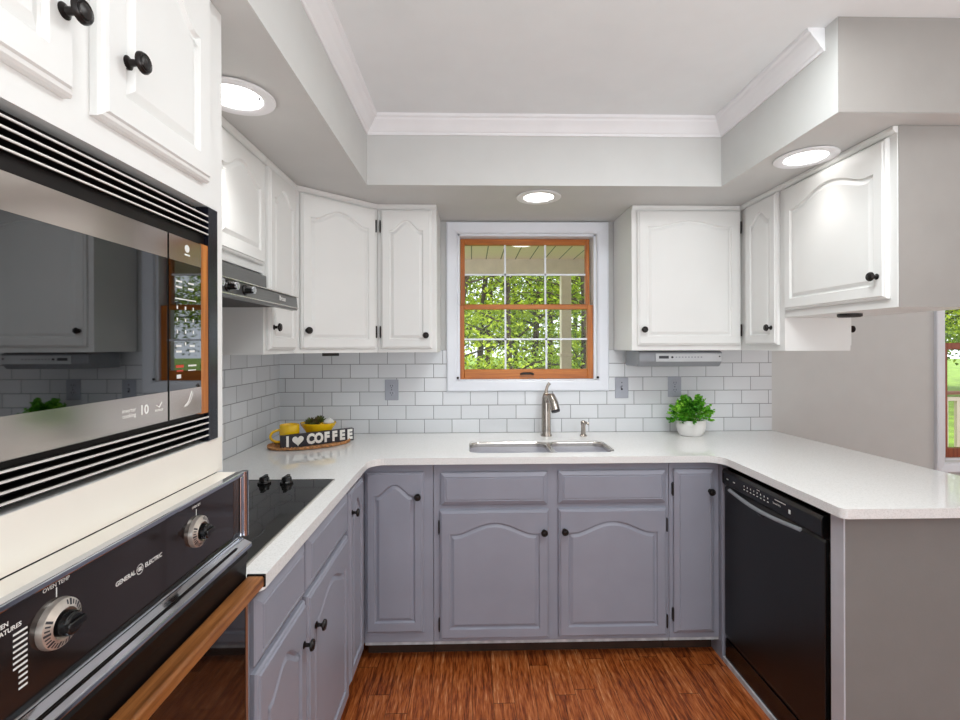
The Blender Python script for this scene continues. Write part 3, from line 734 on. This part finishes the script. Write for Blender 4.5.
# sink
sk = thing('kitchen_sink', 'stainless steel double bowl undermount sink below the window', 'sink', (.33, -.37, .70))
def bowl(name, loop, depth=.19):
    zt = .9075
    cx = sum(p[0] for p in loop) / len(loop); cy = sum(p[1] for p in loop) / len(loop)
    def sc(k, z): return [Vector((cx + (p[0] - cx) * k, cy + (p[1] - cy) * k, z)) for p in loop]
    rs = [sc(1.0, zt), sc(.995, zt - .01), sc(.97, zt - depth + .03), sc(.93, zt - depth + .008), sc(.86, zt - depth), sc(.15, zt - depth - .004)]
    o = MB().rings(rs, cap0=False).build(name, 'steel', sk, world=True, smooth=True)
    sm = o.modifiers.new('solid', 'SOLIDIFY'); sm.thickness = .0012; sm.offset = 1
    MB().lathe([(.001, 0), (.032, 0), (.034, .004), (.028, .005), (.024, .001), (.001, .001)], (cx, cy, zt - depth - .0032), 'z', 24).build('drain', 'chrome', o, world=True, smooth=True)
    return o
bowl('left_bowl', bowlL); bowl('right_bowl', bowlR)
hole_slab('sink_flange', rounded([(SX0 - .0035, SY0 - .0035), (SX1 + .0035, SY0 - .0035), (SX1 + .0035, SY1 + .0035), (SX0 - .0035, SY1 + .0035)], [.0545] * 4), [bowlL, bowlR], .9055, .9078, 'steel', None, 0)
fl = bpy.data.objects['sink_flange']; fl.data.transform(ROOTM[sk.name].inverted()); fl.parent = sk

# faucet
fx, fy = .403, -.115
fc = thing('kitchen_faucet', 'brushed nickel pull-out kitchen faucet behind the sink', 'faucet', (fx, fy, .914))
MB().lathe([(.030, 0), (.030, .006), (.0265, .012), (.0250, .03), (.0245, .16), (.0225, .205), (.015, .228), (.004, .236)], (0, 0, 0), 'z', 28).build('faucet_body', 'nickel', fc, smooth=True)
MB().tube([(.000, -.004, .175), (.008, -.016, .214), (.021, -.036, .214), (.032, -.058, .185), (.038, -.074, .146)], [.017, .021, .023, .0235, .0235], 18).build('spout', 'nickel', fc, smooth=True)
MB().tube([(.038, -.074, .1465), (.0395, -.077, .139)], [.0238, .0215], 18).build('spray_ring', 'slot', fc, smooth=True)
MB().tube([(0, 0, .225), (.002, .002, .244), (.007, .006, .262), (.014, .010, .276), (.022, .010, .284)], [.013, .010, .009, .0095, .0105], 12, flat=.8).build('handle_lever', 'nickel', fc, smooth=True)
sd = thing('soap_dispenser', 'small brushed nickel soap dispenser right of the faucet', 'soap dispenser', (.602, -.125, .914))
MB().lathe([(.0200, 0), (.0200, .004), (.0125, .012), (.0115, .055), (.0140, .062), (.0140, .076), (.008, .083), (.001, .084)], (0, 0, 0), 'z', 20).build('dispenser_body', 'nickel', sd, smooth=True)
MB().tube([(0, 0, .072), (.012, -.012, .074), (.024, -.024, .066)], [.0075, .0065, .0055], 10).build('nozzle', 'nickel', sd, smooth=True)

# cooktop
ck = thing('cooktop', 'black glass electric cooktop set on the worktop beside the oven tower', 'cooktop', (-.76, -1.28, .914))
g = rounded([(-1.035, -1.635), (-.500, -1.635), (-.500, -.942), (-1.035, -.942)], [.006] * 4)
MB().prism(g, .9142, .9195).build('glass_top', 'cookglass', ck, world=True, bevel=.001)
MB().box(-.500, -.4955, -1.636, -.940, .9142, .9205).box(-1.036, -.4955, -.9415, -.938, .9142, .9205).build('edge_trim', 'steel', ck, world=True)
for kx in (-.885, -.805, -.728, -.650):
    k = MB().lathe([(.0225, 0), (.0225, .006), (.018, .010), (.016, .022), (.001, .023)], (kx, -.985, .9196), 'z', 20)
    k.box(kx - .0055, kx + .0055, -.985 - .021, -.985 + .021, .9296, .9470)
    k.build('control_knob', 'blackgloss', ck, world=True, bevel=.0012, smooth=True)
for (bx, by, br) in ((-.90, -1.20, .09), (-.64, -1.17, .075), (-.90, -1.46, .075), (-.64, -1.44, .10)):
    n = 48; vs = []; fs = []
    for kk in range(n):
        a = 2 * math.pi * kk / n
        for r_ in (br - .0012, br + .0012): vs.append((bx + r_ * math.cos(a), by + r_ * math.sin(a), .91965))
    for kk in range(n): fs.append((2 * kk, 2 * kk + 1, (2 * kk + 3) % (2 * n), (2 * kk + 2) % (2 * n)))
    MB().add(vs, fs).build('burner_ring', 'slot', ck, world=True)

# range hood
hd = thing('range_hood', 'grey metal under-cabinet range hood with two control knobs over the cooktop', 'range hood', (-.85, -1.28, 1.54))
HY0, HY1 = -1.660, -.895
MB().box(XL + .006, -.752, HY0, -.906, 1.592, 1.667).build('upper_housing', 'hoodgrey', hd, world=True, bevel=.001)
cn = MB().prism([(XL + .01, 1.5905), (-.650, 1.5905), (-.646, 1.587), (-.642, 1.549), (-.645, 1.541), (-.665, 1.541), (-.665, 1.560), (XL + .01, 1.560)], HY0, HY1, 'y').build('canopy', 'hoodgrey', hd, world=True)
MB().box(-.652, -.6395, HY0, HY1, 1.5885, 1.5915).box(-.6455, -.6395, HY0, HY1, 1.5475, 1.5505).build('bright_edge', 'steel', cn, world=True)
MB().box(XL + .012, -.666, HY0 + .02, HY1 - .02, 1.552, 1.560).build('filter_panel', 'hooddark', hd, world=True)
MB().tube([(-.70, -1.62, 1.549), (-.70, -1.45, 1.549)], .012, 12).build('hood_lamp', 'steel', hd, world=True, smooth=True)
for ky in (-1.478, -1.402, -1.305):
    k = MB().lathe([(.015, 0), (.015, .003), (.011, .006), (.010, .024), (.001, .025)], (-.6435, ky, 1.569), 'x', 18).build('hood_knob', 'blackgloss', hd, world=True, smooth=True)
    MB().lathe([(.0105, 0), (.0105, .004), (.007, .006)], (-.6190, ky, 1.569), 'x', 18).build('knob_cap', 'chrome', k, world=True, smooth=True)
text_mesh('brand_lettering', 'Broan', .022, 'print', cn, face_px((-.6425, -1.035, 1.571)), .0003, .02)

hd.location.z -= .008
# ------------------------------------------------------------------ dishwasher (faces -x)
dw = thing('dishwasher', 'black dishwasher built into the peninsula', 'dishwasher', (1.40, -.89, 0))
DY0, DY1 = -1.212, -.584
MB().box(1.150, 1.690, DY0 + .005, DY1 - .002, .02, .865).build('tub', 'louver_dark', dw, world=True)
dp = MB().prism([(1.149, .11), (1.124, .11), (1.118, .13), (1.118, .772), (1.124, .782), (1.149, .782)], DY0 + .022, DY1 - .012, 'y').build('door', 'dw', dw, world=True, bevel=.002)
MB().box(1.128, 1.149, DY0 + .001, DY0 + .021, .04, .872).build('side_strip', 'blackgloss', dw, world=True, bevel=.002)
pc = MB().prism([(1.149, .785), (1.116, .785), (1.108, .795), (1.106, .845), (1.112, .858), (1.149, .862)], DY0 + .022, DY1 - .012, 'y').build('control_panel', 'blackgloss', dw, world=True, bevel=.001)
MB().box(1.130, 1.149, DY0 + .022, DY1 - .012, .866, .880).build('top_strip', 'dw', dw, world=True)
hp = []
for i in range(13):
    t = i / 12; hp.append((1.098 - .012 * math.sin(math.pi * t), -.668 - .440 * t, .783 - .010 * math.sin(math.pi * t)))
MB().tube(hp, .0075, 10, flat=.6).build('handle', 'radiogrey', dw, world=True, smooth=True)
MB().box(1.1195, 1.149, DY0 + .022, DY1 - .012, .022, .108).build('toe_panel', 'blackgloss', dw, world=True)
MB().box(1.113, 1.149, DY0 + .001, DY1 - .002, .0005, .021).build('floor_strip', 'lip', dw, world=True)
pr = MB()
for i in range(8): y = -.765 - i * .022; pr.box(1.1062, 1.1072, y - .004, y + .004, .812, .815).box(1.1062, 1.1072, y - .002, y + .002, .824, .830)
for y in (-.64, -.69): pr.box(1.1062, 1.1072, y - .006, y + .006, .818, .822)
pr.box(1.1062, 1.1072, -1.02, -.96, .835, .838).box(1.1062, 1.1072, -1.045, -1.035, .812, .826).box(1.1062, 1.1072, -.87, -.85, .838, .842)
pr.build('button_printing', 'print', pc, world=True)
text_mesh('panel_text', 'heated dry', .010, 'print', pc, face_nx((1.1068, -.97, .822)), .0001)
MB().lathe([(.001, 0), (.028, 0), (.030, .003), (.026, .004)], (1.118, -.86, .752), '-x', 24, sx=1, sy=.45).build('latch_scoop', 'blackgloss', dp, world=True, smooth=True)

# ------------------------------------------------------------------ outlets
def outlet(x, z, kind, label, group=None):
    o = thing('wall_outlet' if kind == 'outlet' else 'wall_switch', label, kind, (x, -.008, z))
    MB().box(-.038, .038, -.006, 0, -.058, .058).build('cover_plate', 'outlet', o, bevel=.003)
    if kind == 'outlet':
        for dz in (.020, -.020):
            f = MB().lathe([(.0165, 0), (.0165, .003)], (0, -.0062, dz), '-y', 20, sy=.85).build('socket', 'outlet', o, smooth=True)
            MB().box(-.0075, -.005, -.0098, -.0092, dz - .001, dz + .008).box(.005, .0075, -.0098, -.0092, dz - .001, dz + .008).box(-.002, .002, -.0098, -.0092, dz - .010, dz - .006).build('slots', 'slot', f)
    else:
        MB().box(-.005, .005, -.008, -.006, -.012, .012).build('switch_slot', 'slot', o)
        MB().box(-.0035, .0035, -.016, -.008, -.002, .009).build('toggle', 'outlet', o, bevel=.001)
    MB().lathe([(.003, 0), (.003, .0015)], (0, -.0058, 0 if kind == 'outlet' else .030), '-y', 10).build('screw', 'slot', o)
outlet(-.444, 1.157, 'outlet', 'grey electrical outlet on the tiles left of the window')
outlet(.847, 1.162, 'switch', 'grey light switch on the tiles right of the window')
outlet(1.148, 1.167, 'outlet', 'grey electrical outlet on the tiles above the potted plant')

# ------------------------------------------------------------------ under-cabinet radio
rdx0, rdx1 = .850, 1.278
ra = thing('cabinet_radio', 'silver radio mounted under the wall cabinet right of the window', 'radio', (1.05, -.2, 1.31))
MB().prism([(-.07, 1.382), (-.262, 1.382), (-.282, 1.374), (-.282, 1.328), (-.255, 1.300), (-.07, 1.300)], rdx0, rdx1, 'x').build('housing', 'radiogrey', ra, world=True, bevel=.006, seg=3)
fp = MB().box(.935, 1.272, -.2865, -.281, 1.326, 1.368).build('front_panel', 'silver', ra, world=True, bevel=.002)
MB().box(.950, 1.000, -.2875, -.2864, 1.342, 1.356).build('display', 'slot', fp, world=True)
MB().lathe([(.0055, 0), (.005, .004)], (1.018, -.2866, 1.349), '-y', 14).build('dial', 'slot', fp, world=True)
b_ = MB()
for i in range(9): b_.box(1.035 + i * .016, 1.043 + i * .016, -.2872, -.2864, 1.346, 1.352)
b_.build('buttons', 'radiogrey', fp, world=True)
MB().lathe([(.004, 0), (.004, .002)], (1.260, -.2866, 1.352), '-y', 12).build('jack', 'slot', fp, world=True)
ra.location.z -= .0085
# puck lamps under cabinets
pk = MB().lathe([(.040, 0), (.040, .010), (.034, .013), (.001, .013)], (0, 0, 0), '-z', 24).build('puck_lamp', 'hinge', None, smooth=True)
pk.location = (1.46, -.87, 1.5195); tag(pk, 'small dark round lamp under the peninsula wall cabinet', 'lamp')
pk2 = MB().box(-.038, .038, -.01, .01, -.014, 0).build('cabinet_clip', 'hinge', None, bevel=.002)
pk2.location = (-.655, -.44, 1.3695); pk2.rotation_euler = (0, 0, ang); tag(pk2, 'small black bracket under the angled corner wall cabinet', 'bracket')

# ------------------------------------------------------------------ recessed lights
def downlight(x, y, label, rot, watt=13):
    o = thing('recessed_light', label, 'ceiling light', (x, y, ZS), rot, 'lit recessed lights in the soffit')
    MB().lathe([(.100, .0005), (.1045, .004), (.1025, .007), (.080, .009), (.071, .006), (.069, .001)], (0, 0, 0), '-z', 48).build('trim_ring', 'crown', o, smooth=True)
    MB().lathe([(.0685, .0008), (.0685, .004), (.05, .0060), (.001, .007)], (0, 0, 0), '-z', 40).build('lens', 'lens', o, smooth=True)
    MB().lathe([(.0035, .006), (.0035, .011)], (.066, 0, 0), '-z', 8).build('clip', 'slot', o)
    l = bpy.data.lights.new('lamp', 'SPOT'); l.energy = watt; l.spot_size = R(112); l.spot_blend = 1.0; l.shadow_soft_size = .06; l.color = (1.0, .985, .96)
    lo = bpy.data.objects.new('lamp', l); COL.objects.link(lo); lo.parent = o; lo.location = (0, 0, -.03)
downlight(.318, -.45, 'lit recessed light in the soffit above the window', R(30))
downlight(1.245, -.932, 'lit recessed light in the right soffit over the dishwasher', R(185), 2.5)
downlight(-.655, -1.33, 'lit recessed light in the left soffit over the cooktop', R(0))

# ------------------------------------------------------------------ potted plant
def leaf_quad(mb, p, d, up, L, Wd, bend=.2):
    d = d.normalized(); s = d.cross(up)
    if s.length < 1e-4: s = d.orthogonal()
    s.normalize(); n = s.cross(d)
    a = p; b1 = p + d * L * .5 + s * Wd * .5 + n * L * .05; b2 = p + d * L * .5 - s * Wd * .5 + n * L * .05; c = p + d * L - n * L * bend; m_ = p + d * L * .5 - n * L * .04
    mb.add([a, b1, c, b2, m_], [(0, 1, 4), (1, 2, 4), (2, 3, 4), (3, 0, 4)])
pl = thing('potted_plant', 'bushy green plant in a white oval pot on the worktop', 'plant', (1.184, -.135, .9142))
MB().lathe([(.050, 0), (.058, .004), (.068, .025), (.074, .055), (.072, .078), (.067, .084), (.062, .080), (.064, .060), (.001, .058)], (0, 0, 0), 'z', 32, sx=1.06, sy=.72).build('pot', 'potwhite', pl, smooth=True)
MB().lathe([(.062, .058), (.062, .066), (.001, .070)], (0, 0, 0), 'z', 20, sx=1, sy=.68).build('soil', 'soil', pl)
lf = MB(); st = MB(); rnd = random.Random(3)
for i in range(150):
    th = rnd.uniform(0, 2 * math.pi); e = rnd.uniform(-.18, 1.3)
    rr = rnd.uniform(.82, 1.05)
    tip = Vector((math.cos(th) * math.cos(e) * .118 * rr, math.sin(th) * math.cos(e) * .085 * rr, .088 + math.sin(e) * .124 * rr))
    base = Vector((tip.x * .25, tip.y * .25, .064)); mid = (base + tip) / 2 + Vector((0, 0, .02))
    st.tube([base, mid, tip], .0009, 4)
    for k in range(12):
        t = rnd.uniform(.55, 1.05); p = base.lerp(mid, min(1, t * 2)) if t < .5 else mid.lerp(tip, (t - .5) * 2)
        d = Vector((rnd.uniform(-1, 1), rnd.uniform(-1, 1), rnd.uniform(-.2, 1))).normalized() + (tip - base).normalized() * .9
        leaf_quad(lf, p, d, Vector((rnd.uniform(-.6, .6), rnd.uniform(-.9, .1), 1)), rnd.uniform(.013, .020), rnd.uniform(.013, .019), rnd.uniform(0, .3))
lf.build('foliage', 'plantleaf', pl, keep_normals=True); st.build('stems', 'plantleaf', pl)

# ------------------------------------------------------------------ coffee corner
ta = R(34)
tray = thing('woven_tray', 'oval woven tray in the left worktop corner under the coffee things', 'tray', (-.795, -.310, .9142), R(28))
tm = MB()
tm.lathe([(.001, .001), (.105, .001), (.118, .003), (.120, .010), (.112, .013), (.104, .006), (.001, .005)], (0, 0, 0), 'z', 56, sx=1.62, sy=.98)
tm.build('tray_base', 'wicker', tray, smooth=True)
rim = MB()
for k in range(72):
    a0 = 2 * math.pi * k / 72; a1 = 2 * math.pi * (k + 1.5) / 72
    p = lambda a, z: (math.cos(a) * .118 * 1.62, math.sin(a) * .118 * .98, z)
    rim.tube([p(a0, .006), p((a0 + a1) / 2, .016), p(a1, .006)], .0035, 5)
rim.build('woven_rim', 'wicker', tray, smooth=True)
sg = thing('coffee_sign', 'black block sign with white I heart COFFEE lettering standing on the tray', 'sign', (-.752, -.318, .9200), math.atan2(-.215 + .43, -.61 + .895))
MB().box(-.178, .178, -.012, .012, 0, .062).build('sign_block', 'signblack', sg, bevel=.002)
def lt(ch, x, sz=.052):
    text_mesh('letter', ch, sz, 'signwhite', sg, Matrix.Translation((x, -.0128, .031)) @ face_ny((0, 0, 0)) @ Matrix.Diagonal((1.0, 1.22, 1, 1)), .0008, .06, world=False)
lt('I', -.150)
for i, ch in enumerate('COFFEE'): lt(ch, -.042 + i * .0395)
hv = []
for k in range(40):
    t = 2 * math.pi * k / 40
    hx = 16 * math.sin(t) ** 3; hy = 13 * math.cos(t) - 5 * math.cos(2 * t) - 2 * math.cos(3 * t) - math.cos(4 * t)
    hv.append((-.102 + hx * .00165, .033 + hy * .00165))
MB().prism(hv, -.0142, -.0120, 'y').build('heart', 'signwhite', sg)
mg = thing('coffee_mug', 'yellow coffee mug with its handle to the left on the woven tray', 'mug', (-.892, -.320, .9200))
MB().lathe([(.030, 0), (.036, .002), (.045, .030), (.047, .070), (.046, .097), (.044, .099), (.042, .096), (.043, .070), (.038, .012), (.001, .008)], (0, 0, 0), 'z', 32).build('mug_body', 'yellow', mg, smooth=True)
MB().tube([(-.040 - .040 * math.sin(math.pi * k / 14), -.015 - .017 * math.sin(math.pi * k / 14), .045 + .029 * math.cos(math.pi * k / 14)) for k in range(15)], .0062, 10).build('mug_handle', 'yellow', mg, smooth=True)
bo = thing('planter_cup', 'wide yellow cup holding succulents behind the coffee sign', 'planter', (-.778, -.236, .9150))
MB().lathe([(.034, 0), (.040, .003), (.046, .030), (.068, .062), (.086, .088), (.090, .100), (.087, .100), (.080, .088), (.060, .066), (.001, .064)], (0, 0, 0), 'z', 36, sy=.8).build('cup_body', 'yellow', bo, smooth=True)
su = MB(); rnd = random.Random(11)
for (cx_, cy_, cz_, r_) in ((-.035, -.010, .090, .034), (.005, .004, .100, .032), (-.005, -.030, .086, .024)):
    for ring in range(4):
        n = 9 - ring
        for k in range(n):
            a = 2 * math.pi * (k + ring * .5) / n; e = .15 + ring * .36
            d = Vector((math.cos(a) * math.cos(e), math.sin(a) * math.cos(e), math.sin(e)))
            p0 = Vector((cx_, cy_, cz_)); p1 = p0 + d * r_ * .6; p2 = p0 + d * r_ * 1.15
            su.tube([p0, p1, p2], [.003, .0062, .0008], 6, flat=.5)
su.build('succulents', 'succ', bo, smooth=True)
MB().lathe([(.001, -.004), (.020, -.002), (.026, .008), (.020, .018), (.008, .021)], (.052, -.004, .094), 'z', 14, sx=1.1).tube([(.045, -.010, .105), (.060, -.005, .118), (.070, .0, .104)], [.008, .010, .004], 8).build('white_pebble', 'potwhite', bo, smooth=True)

# ------------------------------------------------------------------ outside
struct(MB().box(-6, 12, .15, 2.38, 2.29, 2.36).build('ceiling_porch', 'beadboard'))
struct(MB().box(-6, 12, 2.2, 2.34, 2.14, 2.29).build('trim_porch_beam', 'porchwhite'))
struct(MB().box(-6, 12, .15, 2.5, -.10, -.03).build('floor_porch', 'deck'))
def post(x, label):
    p = thing('porch_post', label, 'post', (x, 2.27, -.03))
    MB().box(-.062, .062, -.06, .06, 0, 1.03).build('lower_shaft', 'porchwhite', p, bevel=.004)
    MB().box(-.052, .052, -.05, .05, 1.03, 2.16).build('upper_shaft', 'porchwhite', p, bevel=.004)
    MB().box(-.066, .066, -.063, .063, 1.32, 1.35).build('collar', 'porchwhite', p, bevel=.004)
post(.985, 'cream porch post seen through the kitchen window')
pl_ = thing('porch_light', 'round white dome light on the porch ceiling outside the kitchen window', 'ceiling light', (.42, 1.20, 2.29))
MB().lathe([(.17, 0), (.17, .012), (.150, .020), (.001, .02)], (0, 0, 0), '-z', 32).build('base_ring', 'casing', pl_, smooth=True)
MB().lathe([(.148, .020), (.14, .042), (.10, .062), (.05, .072), (.001, .075)], (0, 0, 0), '-z', 32).build('dome', 'porchlens', pl_, smooth=True)
rl = thing('deck_railing', 'wooden deck railing outside the dining window', 'railing', (6.5, 2.3, -.03))
MB().box(2.6, 11.5, 2.24, 2.36, .870, .900).build('top_rail', 'railbrown', rl, world=True)
MB().box(2.6, 11.5, 2.28, 2.32, .800, .840).build('upper_rail', 'porchwhite', rl, world=True)
MB().box(2.6, 11.5, 2.28, 2.32, .10, .14).build('bottom_rail', 'porchwhite', rl, world=True)
for i in range(16):
    x = 3.9 + i * .13
    MB().box(x - .018, x + .018, 2.285, 2.315, .14, .80).build('baluster', 'porchwhite', rl, world=True)

struct(MB().box(-40, 60, 2.5, 70, -.45, -.35).build('ground', 'lawn'))

def tree(x, y, h, r, leafm, label, n=3000, ls=.10, z0=-.35, low=.18, seed=0, lean=0.0, clumps=26):
    rnd = random.Random(seed)
    t = thing('tree', label, 'tree', (x, y, z0), 0, 'woodland trees outside')
    b = MB(); pts = []
    for i in range(8):
        k = i / 7; pts.append(Vector((lean * k * h * .5 + .05 * math.sin(k * 9 + seed), .04 * math.cos(k * 7 + seed), h * .9 * k)))
    tr = .032 + h * .0075
    b.tube(pts, [tr * (1 - .75 * i / 7) for i in range(8)], 9)
    lf = MB(); ends = []
    for c in range(clumps):
        k = rnd.uniform(low, .98); i = min(6, int(k * 7)); p = pts[i].lerp(pts[i + 1], k * 7 - i)
        a = rnd.uniform(0, 2 * math.pi); L = r * rnd.uniform(.35, 1.0) * (1.15 - .6 * abs(k - .5))
        e = p + Vector((math.cos(a) * L, math.sin(a) * L, L * rnd.uniform(.05, .6)))
        mid = (p + e) / 2 + Vector((0, 0, rnd.uniform(-.1, .12) * L))
        b.tube([p, mid, e], [tr * .38 * (1 - .6 * k), tr * .22 * (1 - .5 * k), .006], 6)
        ends.append((mid, e, L))
    for i in range(n):
        mid, e, L = rnd.choice(ends); k = rnd.uniform(0, 1.1)
        sg_ = L * .20 + .08
        p = mid.lerp(e, k) + Vector((rnd.gauss(0, sg_), rnd.gauss(0, sg_), rnd.gauss(0, sg_ * .55)))
        if p.z < .15: continue
        d = Vector((rnd.uniform(-1, 1), rnd.uniform(-1, 1), rnd.uniform(-.7, .35)))
        leaf_quad(lf, p, d, Vector((rnd.uniform(-.7, .7), rnd.uniform(-.7, .7), 1)), ls * rnd.uniform(.7, 1.3), ls * rnd.uniform(.5, .8))
    b.build('trunk', 'bark', t, smooth=True)
    lf.build('foliage', leafm, t, keep_normals=True)
T = [ # x, y, h, r, leaf, lean, n, leaf size
 (-.55, 7.2, 7.0, 2.0, 'leaf1', .28, 3200, .10), (.15, 9.5, 8.5, 2.4, 'leaf1', .12, 3400, .12), (.95, 7.8, 7.5, 1.9, 'leaf2', -.10, 2400, .10),
 (1.75, 10.5, 9.0, 2.4, 'leaf1', .05, 3600, .12), (2.35, 7.4, 7.0, 1.7, 'leaf3', .02, 2600, .10), (3.1, 9.0, 8.0, 2.2, 'leaf2', -.06, 3200, .11),
 (-1.8, 10.5, 9.0, 2.6, 'leaf2', .1, 3200, .12), (4.6, 11.0, 9.5, 2.6, 'leaf3', .0, 3200, .13), (-3.6, 13.5, 10, 3.0, 'leaf1', .05, 3000, .15),
 (.6, 14.5, 11, 3.0, 'leaf2', .04, 7000, .15), (3.0, 15.0, 11, 3.0, 'leaf1', -.04, 7000, .15), (5.6, 15.5, 11, 3.0, 'leaf2', .02, 3600, .15),
 (-1.2, 17.5, 12, 3.4, 'leaf1', .03, 7500, .18), (2.0, 19.0, 13, 3.6, 'leaf3', .0, 8000, .19), (5.0, 20.0, 13, 3.8, 'leaf1', .02, 8000, .19),
 (8.6, 8.6, 7.5, 2.3, 'leaf2', .02, 6500, .11), (10.8, 9.6, 8.5, 2.5, 'leaf3', -.02, 7000, .12), (13.0, 11.0, 9.0, 2.8, 'leaf1', .04, 7000, .13),
 (11.5, 14.5, 11, 3.2, 'leaf2', .0, 3800, .15), (15.5, 14.0, 11, 3.2, 'leaf3', .02, 7000, .16), (18.5, 17.0, 12, 3.6, 'leaf2', .02, 7000, .19),
 (8.4, 19.0, 13, 3.8, 'leaf2', .0, 3800, .19), (14.0, 21.0, 13, 4.0, 'leaf1', .0, 6000, .2), (20.5, 13.5, 11, 3.4, 'leaf3', .0, 6500, .18), (16.8, 11.6, 10, 2.8, 'leaf2', .0, 6500, .15), (-5.5, 19.0, 13, 4.0, 'leaf2', .0, 6000, .2)]
kinds = {'leaf1': 'bright yellow-green', 'leaf2': 'mid green', 'leaf3': 'deep green'}
for i, (x, y, h, r, lm, lean, n, ls) in enumerate(T):
    where = 'seen through the kitchen window' if x < 6.5 and y > .4 * abs(x) and x / (y + 2.67) < .35 else 'seen through the dining window'
    dist = 'nearer' if y < 12 else 'further'
    tree(x, y, h, r, lm, '%s leafy woodland tree in the %s rows %s' % (kinds[lm], dist, where), n, ls, seed=i + 1, lean=lean, low=.12 if y < 12 else .06)
